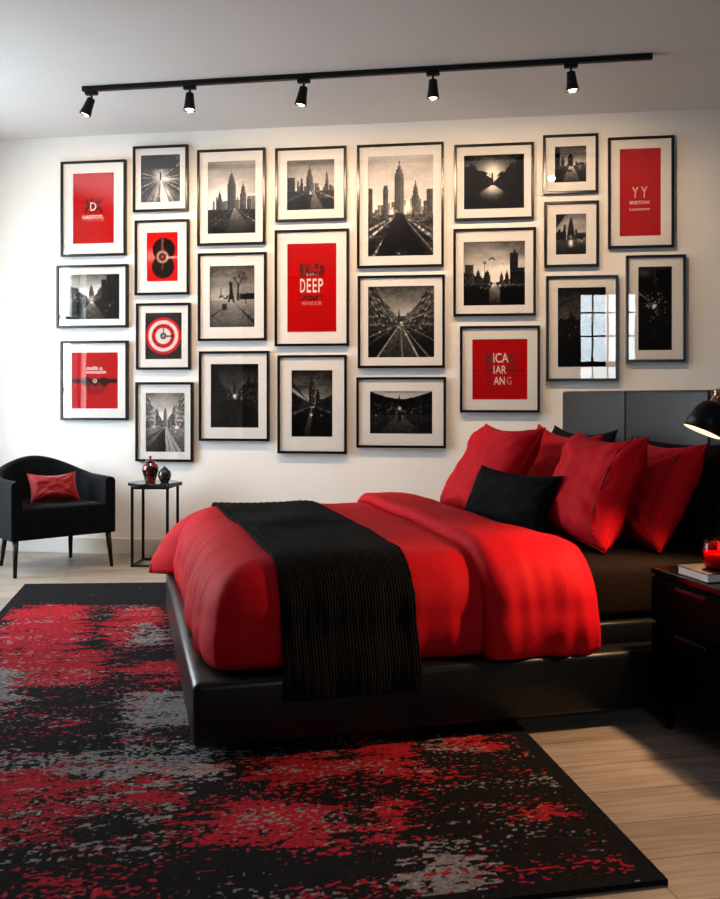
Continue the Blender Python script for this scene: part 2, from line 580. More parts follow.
class Pic:
    def __init__(s, w, h, seed):
        s.n = int(max(60, w / 0.0032))
        s.m = int(max(60, h / 0.0032))
        s.U, s.V = np.meshgrid(np.linspace(0, 1, s.n), np.linspace(0, 1, s.m))   # V downwards
        s.A = np.full_like(s.U, 0.5)
        s.C = None
        s.asp = h / w
        s.seed = seed
        s.rng = random.Random(seed)

    def sky(s, top, bot, amp=0.15, sc=3.0, hor=0.6):
        t = np.clip(s.V / hor, 0, 1)
        s.A = top + (bot - top) * t
        s.A += amp * (fbm(s.U * sc * 0.7 + s.V * sc * 0.4, s.V * sc * s.asp * 1.6, s.seed, 5) - 0.5) * 2
        return s

    def fill(s, mask, val, tex=0.0, sc=40):
        v = val
        if tex:
            v = val + tex * (fbm(s.U * sc, s.V * sc * s.asp, s.seed + 5, 3) - 0.5) * 2
        s.A = np.where(mask, v, s.A)

    def glow(s, x, y, r, a, ry=None):
        d = ((s.U - x) / r) ** 2 + ((s.V - y) / (ry or r / s.asp)) ** 2
        s.A = s.A + a * np.exp(-d)

    def building(s, x0, x1, top, base, val, win=0.25, nx=5, taper=0.0):
        w = x1 - x0
        m = (s.U > x0) & (s.U < x1) & (s.V > top) & (s.V < base)
        k = np.floor((s.U - x0) / w * nx * 2) % 2
        r = np.floor((s.V - top) * 90) % 2
        rn = vnoise(np.floor(s.U * 160), np.floor(s.V * 110), s.seed + 3)
        v = val * (0.75 + 0.5 * ((s.U - x0) / w)) + win * 0.5 * k * (0.5 + 0.5 * r) * (rn * 0.9 + 0.2) * 1.1
        s.A = np.where(m, v, s.A)

    def tower(s, xc, base, top, w, val, steps=((1, 0.0), (0.75, 0.55), (0.5, 0.7), (0.25, 0.8), (0.08, 0.87)), win=0.2):
        H = base - top
        for k, (f, st) in enumerate(steps):
            s.building(xc - w * f / 2, xc + w * f / 2, top if k == len(steps) - 1 else base - H * (steps[k + 1][1] + 0.02), base - H * st, val, win, 4)

    def skyline(s, base, lo, hi, n, val, jit=0.12, win=0.2, x0=0.0, x1=1.0):
        for i in range(n):
            x = x0 + (x1 - x0) * s.rng.random()
            w = s.rng.uniform(0.03, 0.10)
            s.building(x - w / 2, x + w / 2, base - s.rng.uniform(lo, hi), base, max(0.02, val + s.rng.uniform(-jit, jit)), win, 3)

    def canyon(s, vx, vy, lt, rt, val, bot, win=0.2, jag=0.10):
        """two street walls falling towards the vanishing point; lt, rt: height of wall at the picture edges"""
        for side, H in ((-1, lt), (1, rt)):
            t = (vx - s.U) / vx if side < 0 else (s.U - vx) / (1 - vx)
            t = np.clip(t, 0, 1)
            q = np.floor(t ** 0.55 * 9)
            step = jag * (vnoise(q * 1.7 + 3, q * 0 + side * 5.0, s.seed + 11) - 0.5)
            top = vy - (vy - H) * (t ** 0.8) * (1 + step * 3)
            m = (t > 0.04) & (s.V > top) & (s.V < vy + bot * t)
            rn = 0.6 * vnoise(np.floor(t ** 0.6 * 16), np.floor((s.V - vy) / (t + 0.06) * 26), s.seed + 2) + 0.4 * vnoise(np.floor(t ** 0.6 * 60), np.floor((s.V - vy) / (t + 0.06) * 44), s.seed + 6)
            col = val * (0.6 + 0.8 * vnoise(q * 2.1, q * 0 + 1.5, s.seed + 4)) + win * np.clip(rn - 0.5, 0, 1) * 2.6
            s.A = np.where(m, col, s.A)

    def ground(s, vy, far, near, tex=0.08):
        m = s.V > vy
        t = np.clip((s.V - vy) / (1 - vy), 0, 1)
        v = far + (near - far) * t ** 0.7 + tex * (fbm(s.U * 8 / (t + 0.25), t * 40, s.seed + 9, 3) - 0.5) * 2
        s.A = np.where(m, v, s.A)

    def road(s, vx, vy, b0, b1, far, near, w0=0.01):
        t = (s.V - vy) / (1 - vy)
        tc_ = np.clip(t, 0, 1)
        m = (t > 0) & (s.U > vx - w0 + (b0 - vx) * tc_) & (s.U < vx + w0 + (b1 - vx) * tc_)
        v = far + (near - far) * tc_ ** 0.6 + 0.05 * (fbm(s.U * 30, s.V * 60, s.seed + 7, 2) - 0.5)
        s.A = np.where(m, v, s.A)

    def ray(s, vx, vy, bx, by, w, val, noisy=0.0, t0=0.05):
        """bright or dark line from the vanishing point out to (bx,by)"""
        dx, dy = bx - vx, (by - vy) * s.asp
        L2 = dx * dx + dy * dy
        px, py = s.U - vx, (s.V - vy) * s.asp
        t = (px * dx + py * dy) / L2
        d = np.abs(px * dy - py * dx) / math.sqrt(L2)
        m = np.clip(1.5 - d / (w * np.clip(t, 0.05, 2)), 0, 1) * (t > t0) * (t < 1.6)
        if noisy:
            m = m * (1 - noisy + noisy * 2 * np.clip(vnoise(t * 46, t * 0 + bx * 9, s.seed + 31) - 0.35, 0, 1))
        s.A = s.A * (1 - m) + val * m

    def sparks(s, n, cx, cy, rx, ry, val, sz=0.012):
        for i in range(n):
            x = cx + s.rng.gauss(0, rx)
            y = cy + s.rng.gauss(0, ry)
            r = sz * s.rng.uniform(0.5, 1.2)
            s.glow(x, y, r, val * s.rng.uniform(0.3, 1.0))

    def grade(s, k=1.0, lift=0.0, vig=0.0):
        s.A = np.clip(s.A, 0, 1.2) * k + lift
        if vig:
            s.A = s.A * (1 - vig * ((s.U - 0.5) ** 2 + (s.V - 0.5) ** 2) * 2)
        g1 = vnoise(s.U * s.n * 0.5, s.V * s.m * 0.5, s.seed + 77) - 0.5
        g2 = fbm(s.U * 18, s.V * 18 * s.asp, s.seed + 79, 3) - 0.5
        dk = np.clip(1.0 - 1.9 * s.A, 0.04, 1)
        s.A = s.A * (1 + (0.8 * g1 + 1.1 * g2) * dk) + 0.03 * g1
        s.A = s.A + 0.35 * (s.A - 0.38) * np.clip(s.A, 0, 1)

    def rgb(s):
        if s.C is not None:
            return to_lin(s.C)
        a = np.clip((s.A - 0.05) * 1.14, 0.012, 1)
        return np.stack([to_lin(a * k) for k in (1.0, 0.985, 0.965)], -1)

    # ---- coloured sheets
    def red(s, base=(0.72, 0.010, 0.03)):
        f = 1 + 0.05 * (fbm(s.U * 4, s.V * 4, s.seed, 3) - 0.5)
        s.C = np.stack([base[0] * f, base[1] * f, base[2] * f], -1)

    def cfill(s, mask, col, a=1.0):
        mk = np.clip(mask.astype(float), 0, 1)[..., None] * a
        s.C = s.C * (1 - mk) + np.array(col) * mk


def disc(p, x, y, r, soft=0.012):
    d = np.sqrt((p.U - x) ** 2 + ((p.V - y) * p.asp) ** 2)
    return np.clip((r - d) / soft + 0.5, 0, 1)


def paint(idx, w, h):
    p = Pic(w, h, idx * 13 + 1)
    U, V = p.U, p.V
    if idx in (1, 12, 19, 23):
        p.red()
        if idx == 1:
            for k in (0.38, 0.5, 0.62):
                for sgn in (-1, 1):
                    d = np.abs((U - k) - sgn * (V - 0.46) * 0.8)
                    p.cfill((d < 0.025) & (np.abs(V - 0.46) < 0.11) & (fbm(U * 30, V * 40, 3, 2) > 0.42), (0.20, 0.02, 0.03), 0.85)
        if idx == 12:
            p.cfill((np.abs(U - 0.5) < 0.24) & (np.abs(V - 0.30) < 0.075) & (fbm(U * 26, V * 34, 5, 2) > 0.52), (0.25, 0.03, 0.04), 0.8)
            p.cfill((np.abs(U - 0.5) < 0.22) & (np.abs(V - 0.615) < 0.03) & (fbm(U * 26, V * 44, 8, 2) > 0.45), (0.25, 0.03, 0.04), 0.8)
        if idx == 19:
            p.cfill((np.abs(V - 0.515) < 0.012) & (fbm(U * 20, V * 30, 5, 2) > 0.45), (0.35, 0.02, 0.03), 0.8)
        return p
    if idx == 3:
        p.red()
        p.cfill(np.abs(V - 0.51) < 0.035, (0.12, 0.03, 0.035), 0.9)
        for x, r in ((0.33, 0.10), (0.70, 0.10), (0.5, 0.08)):
            p.cfill(disc(p, x, 0.52, r) * (0.5 + 0.5 * (fbm(U * 24, V * 24, 4, 2) > 0.4)), (0.10, 0.02, 0.025), 0.9)
        for rr in (0.17, 0.22):
            p.cfill((np.abs(np.sqrt((U - 0.51) ** 2 + ((V - 0.55) * p.asp) ** 2) - rr) < 0.012) & (V > 0.55), (0.25, 0.03, 0.03), 0.7)
        for k in range(7):
            a = PI * (0.1 + 0.8 * k / 6)
            d = np.abs((U - 0.51) * math.sin(a) - (V - 0.55) * p.asp * math.cos(a))
            rr = np.sqrt((U - 0.51) ** 2 + ((V - 0.55) * p.asp) ** 2)
            p.cfill((d < 0.008) & (rr < 0.22) & (V > 0.55), (0.22, 0.03, 0.03), 0.7)
        p.cfill(disc(p, 0.5, 0.505, 0.045), (0.85, 0.80, 0.76))
        p.cfill(disc(p, 0.5, 0.505, 0.022), (0.1, 0.03, 0.03))
        return p
    if idx == 5:
        p.red((0.80, 0.03, 0.03))
        g = np.exp(-((U - 0.12) / 0.35) ** 2 - ((V - 0.48) / 0.13) ** 2)
        p.cfill(g, (0.92, 0.62, 0.56), 0.75)
        p.cfill(disc(p, 0.54, 0.35, 0.36, 0.02), (0.075, 0.035, 0.035))
        p.cfill(disc(p, 0.52, 0.70, 0.36, 0.02), (0.06, 0.03, 0.03))
        p.cfill(disc(p, 0.50, 0.50, 0.20, 0.04), (0.80, 0.62, 0.55), 0.9)
        p.cfill(disc(p, 0.50, 0.50, 0.12, 0.02), (0.20, 0.09, 0.08))
        p.cfill(disc(p, 0.50, 0.50, 0.05, 0.02), (0.75, 0.25, 0.2))
        p.cfill((np.abs(U - 0.5) < 0.03) & (np.abs(V - 0.26) < 0.14), (0.62, 0.40, 0.36), 0.7)
        p.cfill((np.abs(U - 0.5) < 0.02) & (np.abs(V - 0.68) < 0.09), (0.62, 0.40, 0.36), 0.7)
        p.cfill((np.abs(V - 0.515) < 0.02) & (U > 0.62), (0.92, 0.78, 0.74), 0.8)
        return p
    if idx == 6:
        p.C = np.ones(U.shape + (3,)) * np.array((0.16, 0.165, 0.17))
        p.C = p.C * (0.9 + 0.25 * fbm(U * 20, V * 20, 4, 3))[..., None]
        for r, c in ((0.49, (0.80, 0.07, 0.10)), (0.415, (0.90, 0.84, 0.82)), (0.315, (0.78, 0.08, 0.11)), (0.215, (0.88, 0.85, 0.83))):
            p.cfill(disc(p, 0.49, 0.5, r, 0.02), c)
        rr = np.sqrt((U - 0.49) ** 2 + ((V - 0.5) * p.asp) ** 2)
        aa = np.arctan2((V - 0.5) * p.asp, U - 0.49)
        p.cfill((np.abs(np.mod(aa / (2 * PI) * 12 + 0.5, 1) - 0.5) < 0.10) & (rr > 0.25) & (rr < 0.31), (0.30, 0.05, 0.06), 0.8)
        p.cfill((np.abs(U - 0.49) < 0.016) & (V > 0.29) & (V < 0.5), (0.12, 0.12, 0.13))
        p.cfill((np.abs(V - 0.505) < 0.012) & (U > 0.49) & (U < 0.78), (0.12, 0.12, 0.13))
        p.cfill(disc(p, 0.49, 0.5, 0.085, 0.02), (0.20, 0.24, 0.26))
        p.cfill(disc(p, 0.49, 0.5, 0.035, 0.02), (0.65, 0.65, 0.65))
        return p
    # ------------------------------------------------ black and white photographs
    if idx == 2:
        p.sky(0.42, 0.86, 0.12, 3, 0.5)
        p.canyon(0.47, 0.60, 0.18, -0.10, 0.16, 0.30, 0.35)
        p.building(0.76, 1.0, -0.02, 0.75, 0.05, 0.08, 5)
        p.building(0.66, 0.75, 0.12, 0.75, 0.08, 0.1, 3)
        p.ground(0.64, 0.50, 0.22, 0.15)
        p.fill((U < 0.47 - (V - 0.6) * 0.75) & (V > 0.6) & (V < 0.9), 0.12, 0.08)
        p.fill((U > 0.50 + (V - 0.6) * 0.6) & (V > 0.6), 0.07, 0.07)
        p.tower(0.475, 0.60, 0.20, 0.10, 0.25)
        p.glow(0.47, 0.55, 0.06, 0.4)
        p.sparks(12, 0.8, 0.72, 0.08, 0.06, 0.6, 0.015)
        p.grade(1.0)
    elif idx == 4:
        p.A = 0.13 + 0.08 * fbm(U * 5, V * 5, 3, 3)
        p.fill(V > 0.55, 0.18, 0.05)
        for k in range(26):
            a = k / 26 * 2 * PI + 0.07
            p.ray(0.5, 0.5, 0.5 + 0.55 * math.cos(a), 0.5 + 0.45 * math.sin(a), 0.022, 0.42 + 0.2 * (k % 3), 0.75, 0.12)
        p.glow(0.5, 0.45, 0.20, 0.5)
        for bx, v in ((0.15, 0.5), (0.32, 0.6), (0.55, 0.95), (0.66, 0.85), (0.82, 0.55), (0.98, 0.45)):
            p.ray(0.5, 0.5, bx, 1.0, 0.045, v, 0.2, 0.1)
        p.glow(0.58, 0.85, 0.18, 0.45)
        p.glow(0.75, 0.52, 0.25, 0.45, 0.05)
        p.building(0.485, 0.52, 0.36, 0.53, 0.08, 0)
        p.fill((V < 0.3) & (U < 0.9), 0.10, 0.06, 8)
        p.grade(1.0, 0.0, 0.25)
    elif idx == 7:
        p.sky(0.50, 0.92, 0.14, 3, 0.5)
        p.canyon(0.5, 0.56, 0.04, -0.02, 0.42, 0.30, 0.4)
        p.ground(0.60, 0.55, 0.32, 0.12)
        p.tower(0.5, 0.58, 0.20, 0.10, 0.45)
        p.tower(0.30, 0.56, 0.25, 0.08, 0.38)
        p.road(0.5, 0.58, 0.0, 0.62, 0.35, 0.18)
        p.road(0.51, 0.58, 0.52, 0.92, 0.80, 0.58)
        for bx in (0.62, 0.80, 0.95):
            p.ray(0.51, 0.58, bx, 1.0, 0.012, 0.2, 0.1)
        p.ray(0.5, 0.58, 0.0, 0.80, 0.06, 0.30, 0.5)
        p.sparks(12, 0.85, 0.62, 0.08, 0.06, 0.5, 0.02)
        p.grade(0.95)
    elif idx == 8:
        p.sky(0.58, 0.80, 0.14, 2.5, 0.6)
        p.skyline(0.68, 0.08, 0.20, 16, 0.33, 0.12, 0.35)
        p.tower(0.25, 0.68, 0.40, 0.11, 0.22)
        p.tower(0.74, 0.68, 0.28, 0.13, 0.26)
        p.tower(0.50, 0.66, 0.11, 0.17, 0.24, ((1, 0.0), (0.8, 0.62), (0.55, 0.72), (0.25, 0.8), (0.07, 0.86)))
        p.ground(0.66, 0.35, 0.08, 0.12)
        p.fill((V > 0.67) & (np.abs(U - 0.55) > (V - 0.66) * 0.4 + 0.02) & (V < 0.8), 0.10, 0.10)
        p.road(0.56, 0.65, 0.35, 1.0, 0.62, 0.14)
        for bx, v in ((-0.5, 0.6), (-0.1, 0.45), (1.35, 0.7), (1.7, 0.5)):
            p.ray(0.56, 0.65, bx, 1.0, 0.022, v, 0.8)
        p.grade(1.0, 0, 0.15)
    elif idx == 9:
        p.sky(0.38, 0.66, 0.16, 3, 0.6)
        p.ground(0.56, 0.60, 0.36, 0.08)
        t = np.clip((V - 0.27) / 0.32, 0, 1)
        p.fill((np.abs(U - 0.48) < 0.022 + 0.055 * t ** 1.6) & (V > 0.27) & (V < 0.59), 0.12, 0.05)
        p.fill((np.abs(U - 0.48) < 0.025) & (V > 0.55) & (V < 0.62), 0.62)
        for bx, by, tx, ty, bw in ((0.63, 0.56, 0.63, 0.28, 0.018), (0.63, 0.36, 0.78, 0.10, 0.014), (0.63, 0.32, 0.52, 0.17, 0.012), (0.70, 0.24, 0.90, 0.16, 0.010)):
            q_ = np.clip(((U - bx) * (tx - bx) + (V - by) * (ty - by)) / ((tx - bx) ** 2 + (ty - by) ** 2), 0, 1)
            dd = np.hypot(U - bx - q_ * (tx - bx), (V - by - q_ * (ty - by)) * p.asp)
            p.fill(dd < bw * (1.3 - 0.6 * q_), 0.20, 0.08)
        p.fill((((U - 0.72) / 0.16) ** 2 + ((V - 0.18) / 0.10) ** 2 < 1) & (fbm(U * 26, V * 30, 7, 3) > 0.54), 0.28, 0.1)
        p.fill((np.abs(U - 0.44 - (V - 0.2) * 0.12) < 0.02) & (V > 0.25) & (V < 0.40), 0.2, 0.1)
        p.fill((U > 0.66) & (V > 0.46 - 0.05 * (U - 0.66)) & (V < 0.55), 0.16, 0.08)
        p.fill((np.abs(U - 0.33) < 0.055) & (np.abs(V - 0.67) < 0.05), 0.2, 0.1)
        p.fill((np.abs(U - 0.32) < 0.13) & (np.abs(V - 0.515) < 0.03) & (fbm(U * 30, V * 30, 3, 2) > 0.42), 0.22)
        p.fill((np.abs(U - 0.25) < 0.012) & (np.abs(V - 0.44) < 0.08), 0.3)
        p.fill((np.abs(U - 0.81) < 0.012) & (np.abs(V - 0.57) < 0.06), 0.15)
        p.ray(0.50, 0.57, 1.02, 0.95, 0.035, 0.12, 0.3)
        p.ray(0.38, 0.65, 0.0, 0.84, 0.025, 0.18, 0.1)
        p.grade(0.95, 0, 0.2)
    elif idx == 10:
        p.sky(0.12, 0.36, 0.08, 3, 0.45)
        p.canyon(0.5, 0.52, 0.18, 0.08, 0.09, 0.35, 0.25)
        p.ground(0.56, 0.13, 0.09, 0.05)
        p.tower(0.5, 0.46, 0.28, 0.07, 0.10)
        p.glow(0.5, 0.505, 0.035, 0.8)
        for bx, v, nz in ((0.40, 0.30, 0.3), (0.62, 0.32, 0.3), (0.05, 0.45, 0.9), (0.95, 0.4, 0.9), (0.78, 0.4, 0.9)):
            p.ray(0.5, 0.54, bx, 1.0, 0.016, v, nz)
        p.sparks(22, 0.5, 0.52, 0.28, 0.07, 0.5, 0.016)
        p.fill((U < 0.16), 0.17, 0.04, 6)
        p.grade(0.9, 0.02, 0.2)
    elif idx == 11:
        p.sky(0.50, 0.76, 0.14, 2.5, 0.6)
        p.skyline(0.66, 0.10, 0.26, 20, 0.30, 0.1, 0.3)
        p.building(0.0, 0.17, 0.34, 0.7, 0.20, 0.2)
        p.tower(0.31, 0.66, 0.32, 0.07, 0.16)
        p.tower(0.84, 0.66, 0.18, 0.06, 0.24)
        p.tower(0.48, 0.64, 0.10, 0.14, 0.27)
        p.ground(0.62, 0.24, 0.07, 0.14)
        p.road(0.55, 0.60, 0.50, 0.78, 0.55, 0.34)
        p.ray(0.55, 0.60, 1.1, 0.82, 0.03, 0.65, 0.4)
        p.ray(0.55, 0.60, -0.05, 0.83, 0.03, 0.5, 0.8)
        p.building(0.44, 0.55, 0.64, 0.73, 0.10, 0)
        p.glow(0.5, 0.665, 0.04, 0.7)
        p.sparks(10, 0.8, 0.72, 0.1, 0.04, 0.4, 0.015)
        p.grade(1.0, 0, 0.15)
    elif idx == 13:
        p.sky(0.16, 0.62, 0.20, 3, 0.5)
        p.canyon(0.5, 0.52, 0.30, 0.36, 0.09, 0.30, 0.2)
        p.ray(0.42, 0.48, -0.05, 0.17, 0.05, 0.12, 0.3)
        p.ray(0.42, 0.48, -0.05, 0.27, 0.05, 0.75, 0.3)
        p.tower(0.5, 0.55, 0.0, 0.15, 0.09, win=0.5)
        p.tower(0.64, 0.55, 0.24, 0.11, 0.10)
        p.ground(0.56, 0.13, 0.03, 0.10)
        p.road(0.5, 0.55, 0.28, 0.44, 0.5, 0.16)
        p.ray(0.5, 0.53, -0.05, 0.68, 0.05, 0.45, 0.5)
        p.ray(0.5, 0.53, 1.05, 0.66, 0.05, 0.4, 0.5)
        p.sparks(16, 0.5, 0.45, 0.07, 0.14, 0.5, 0.022)
        p.glow(0.49, 0.675, 0.03, 0.8)
        p.glow(0.73, 0.68, 0.02, 0.6)
        p.grade(0.95, 0, 0.3)
    elif idx == 14:
        p.sky(0.70, 0.80, 0.10, 2.0, 0.6)
        p.skyline(0.62, 0.06, 0.20, 30, 0.42, 0.12, 0.35)
        p.building(0.0, 0.07, 0.32, 0.62, 0.25, 0.25)
        p.tower(0.27, 0.60, 0.29, 0.075, 0.27, ((1, 0), (0.8, 0.85), (0.5, 0.95)))
        p.tower(0.73, 0.60, 0.25, 0.115, 0.30)
        p.building(0.90, 1.0, 0.34, 0.62, 0.28, 0.35)
        p.tower(0.48, 0.62, 0.05, 0.145, 0.30, ((1, 0.0), (0.86, 0.70), (0.62, 0.77), (0.36, 0.83), (0.09, 0.89)), 0.3)
        p.glow(0.62, 0.53, 0.07, 0.4)
        p.glow(0.37, 0.56, 0.05, 0.35)
        p.ground(0.585, 0.30, 0.10, 0.25)
        p.sparks(60, 0.5, 0.62, 0.35, 0.03, 0.3, 0.014)
        for bx, w, v in ((-0.75, 0.05, 0.75), (-0.35, 0.035, 0.8), (0.08, 0.025, 0.75), (1.05, 0.02, 0.6), (1.35, 0.05, 0.85), (1.7, 0.03, 0.6)):
            p.ray(0.49, 0.57, bx, 1.0, w, v, 0.65)
        p.road(0.48, 0.57, 0.16, 0.84, 0.20, 0.03, 0.05)
        p.sparks(10, 0.48, 0.965, 0.06, 0.008, 0.6, 0.014)
        p.grade(1.0, 0, 0.12)
    elif idx == 15:
        p.sky(0.28, 0.72, 0.14, 3, 0.5)
        p.canyon(0.5, 0.52, -0.02, 0.03, 0.22, 0.38, 0.4)
        p.tower(0.47, 0.52, 0.30, 0.035, 0.22)
        p.building(0.45, 0.56, 0.42, 0.50, 0.2, 0.2)
        p.ground(0.56, 0.20, 0.08, 0.12)
        p.road(0.49, 0.52, 0.18, 0.78, 0.36, 0.22)
        for bx, v in ((0.14, 0.75), (0.42, 0.12), (0.52, 0.55), (0.76, 0.75), (0.92, 0.55), (-0.7, 0.6), (1.5, 0.55), (-0.3, 0.4)):
            p.ray(0.49, 0.52, bx, 1.0, 0.014, v, 0.25)
        p.ray(0.46, 0.5, 0.1, -0.05, 0.02, 0.5, 0.4)
        p.ray(0.52, 0.5, 1.05, 0.12, 0.03, 0.45, 0.6)
        p.ray(0.52, 0.5, 1.05, 0.32, 0.03, 0.5, 0.6)
        p.sparks(26, 0.5, 0.62, 0.28, 0.06, 0.4, 0.016)
        p.grade(1.0, 0, 0.25)
    elif idx == 16:
        p.A = np.full_like(U, 0.72)
        edge = 0.15 - 0.55 * np.abs(U - 0.5) ** 1.6 + 0.02 * fbm(U * 20, V * 0, 4, 3) + 0.02
        p.fill(V > edge, 0.06, 0.03)
        p.ground(0.56, 0.20, 0.07, 0.10)
        p.road(0.48, 0.52, 0.14, 0.82, 0.42, 0.16)
        p.tower(0.475, 0.2, 0.08, 0.02, 0.1)
        for bx, by, v in ((-0.1, 0.2, 0.4), (1.1, 0.25, 0.3), (-0.1, 0.85, 0.3), (1.1, 0.85, 0.25)):
            p.ray(0.48, 0.52, bx, by, 0.012, v, 0.85)
        p.sparks(46, 0.48, 0.45, 0.26, 0.07, 0.45, 0.013)
        p.glow(0.475, 0.40, 0.03, 0.8)
        p.building(0.45, 0.505, 0.47, 0.72, 0.05, 0)
        p.grade(0.95, 0, 0.1)
    elif idx == 17:
        p.sky(0.20, 0.66, 0.12, 2, 0.42)
        p.glow(0.48, 0.26, 0.16, 0.35)
        e1 = 0.20 + 0.9 * np.clip(U - 0.12, 0, 1) * 0.75
        p.fill((V > e1) & (U < 0.5), 0.09, 0.06)
        p.fill((V > 0.36) & (U < 0.26), 0.08, 0.05)
        e2 = 0.48 - 0.95 * np.clip(U - 0.5, 0, 0.5) + 0.03 * fbm(U * 20, V * 0, 6, 3)
        p.fill((V > e2) & (U > 0.5), 0.05, 0.04)
        p.fill((V > 0.5), 0.07, 0.04)
        p.fill((V > e2 - 0.06 * (fbm(U * 14, V * 14, 9, 3) > 0.5)) & (U > 0.56) & (V < 0.5), 0.06, 0.05)
        p.fill((V > e1 - 0.05 * (fbm(U * 16, V * 12, 19, 3) > 0.5)) & (U < 0.44) & (V < 0.5), 0.10, 0.07)
        p.fill((np.abs(U - 0.17) < 0.02) & (V > 0.2) & (V < 0.5), 0.06)
        t = np.clip((V - 0.57) / 0.3, 0, 1)
        p.fill((V > 0.57) & (np.abs(U - 0.48) < 0.03 + 0.42 * t) & (V < 0.84), 0.62)
        m = (V > 0.57) & (np.abs(U - 0.48) < 0.03 + 0.42 * t)
        p.A = np.where(m, 0.70 * np.exp(-((V - 0.6) / 0.17) ** 2) * np.exp(-((U - 0.48) / 0.22) ** 2) + 0.06, p.A)
        p.fill((np.abs(U - 0.475) < 0.012) & (V > 0.33) & (V < 0.52), 0.08)
        p.sparks(34, 0.5, 0.52, 0.26, 0.03, 0.35, 0.012)
        p.grade(1.0, 0, 0.35)
    elif idx == 18:
        p.sky(0.45, 0.85, 0.22, 3, 0.6)
        p.canyon(0.5, 0.66, 0.46, 0.52, 0.14, 0.2, 0.3)
        p.building(0.02, 0.16, 0.36, 0.72, 0.18, 0.45)
        p.tower(0.24, 0.68, 0.42, 0.09, 0.16)
        p.tower(0.385, 0.66, 0.42, 0.10, 0.16)
        p.fill((np.abs(U - 0.345) < 0.007) & (V > 0.33) & (V < 0.6), 0.12)
        p.glow(0.345, 0.33, 0.02, -0.5)
        p.tower(0.62, 0.66, 0.47, 0.06, 0.22)
        p.tower(0.71, 0.66, 0.44, 0.06, 0.15)
        p.building(0.755, 0.885, 0.18, 0.70, 0.10, 0.12)
        p.building(0.81, 0.85, 0.13, 0.2, 0.12, 0.1)
        p.building(0.88, 1.0, 0.42, 0.72, 0.08, 0.2)
        p.ground(0.67, 0.30, 0.06, 0.10)
        p.road(0.5, 0.64, 0.30, 0.75, 0.80, 0.14)
        p.fill((U < 0.42) & (V > 0.68), 0.07, 0.07)
        p.fill((U > 0.60) & (V > 0.70), 0.05, 0.05)
        p.sparks(30, 0.5, 0.70, 0.3, 0.02, 0.4, 0.016)
        p.fill((np.abs(V - 0.255 - np.abs(U - 0.465) * 0.6) < 0.014) & (np.abs(U - 0.465) < 0.05), 0.1)
        p.grade(1.0, 0, 0.2)
    elif idx == 20:
        p.sky(0.28, 0.70, 0.14, 2.5, 0.5)
        p.fill((U < 0.16) & (V < 0.7), 0.06, 0.05)
        p.tower(0.26, 0.52, 0.26, 0.12, 0.10)
        p.tower(0.50, 0.56, 0.20, 0.16, 0.10, ((1, 0), (0.7, 0.75), (0.3, 0.9)))
        p.skyline(0.54, 0.04, 0.12, 10, 0.16, 0.05, 0.2)
        p.ground(0.53, 0.30, 0.06, 0.15)
        p.road(0.52, 0.56, 0.28, 0.78, 0.80, 0.25, 0.06)
        p.building(0.40, 0.55, 0.66, 0.72, 0.12, 0)
        p.fill((V > 0.62) & (U < 0.30), 0.05, 0.04)
        p.glow(0.8, 0.58, 0.1, 0.25)
        p.grade(1.0, 0, 0.3)
    elif idx == 21:
        p.sky(0.42, 0.78, 0.16, 2.5, 0.5)
        p.fill((V < 0.35 - U) & (U < 0.35), 0.15, 0.1)
        p.fill((U < 0.34) & (V > 0.40 + 0.04 * np.sin(U * 40)) & (V < 0.66), 0.08, 0.08)
        p.fill((U > 0.64) & (V > 0.46) & (V < 0.66), 0.10, 0.10)
        t = np.clip((V - 0.08) / 0.55, 0, 1)
        p.fill((np.abs(U - 0.5) < 0.015 + 0.13 * t ** 0.7) & (V > 0.08) & (V < 0.66), 0.12, 0.07)
        p.fill((np.abs(U - 0.30) < 0.035) & (V > 0.26) & (V < 0.60), 0.16, 0.07)
        p.fill((np.abs(U - 0.68) < 0.04) & (V > 0.38) & (V < 0.60), 0.2, 0.07)
        p.ground(0.64, 0.35, 0.10, 0.15)
        p.glow(0.5, 0.72, 0.07, 0.9, 0.09)
        p.glow(0.49, 0.56, 0.05, 0.5)
        p.ray(0.5, 0.6, 0.8, 0.95, 0.03, 0.10, 0.2)
        p.sparks(16, 0.82, 0.66, 0.10, 0.05, 0.5, 0.025)
        p.grade(1.0, 0, 0.3)
    elif idx == 22:
        p.sky(0.13, 0.42, 0.10, 2.5, 0.45)
        p.fill((V > 0.34 + 0.1 * fbm(U * 12, V * 0, 4, 3)), 0.10, 0.06)
        t = np.clip((V - 0.28) / 0.25, 0, 1)
        p.fill((np.abs(U - 0.28) < 0.008 + 0.05 * t) & (V > 0.28) & (V < 0.6), 0.05)
        p.sparks(40, 0.25, 0.52, 0.16, 0.09, 0.35, 0.014)
        p.fill(V > 0.72, 0.05, 0.02)
        p.grade(0.85, 0, 0.2)
    elif idx == 24:
        p.A = 0.06 + 0.03 * fbm(U * 4, V * 8, 3, 3)
        p.glow(0.15, 0.07, 0.25, 0.22, 0.05)
        p.ray(0.5, 0.46, 0.08, 0.33, 0.02, 0.6, 0.5)
        p.fill((np.abs(U - 0.49) < 0.012) & (V < 0.2), 0.35)
        p.glow(0.48, 0.47, 0.07, 0.95, 0.022)
        p.sparks(44, 0.48, 0.46, 0.18, 0.11, 0.6, 0.022)
        p.sparks(14, 0.52, 0.36, 0.20, 0.08, 0.6, 0.022)
        p.glow(0.48, 0.80, 0.05, 0.12, 0.06)
        p.grade(1.0, 0, 0.1)
    return p


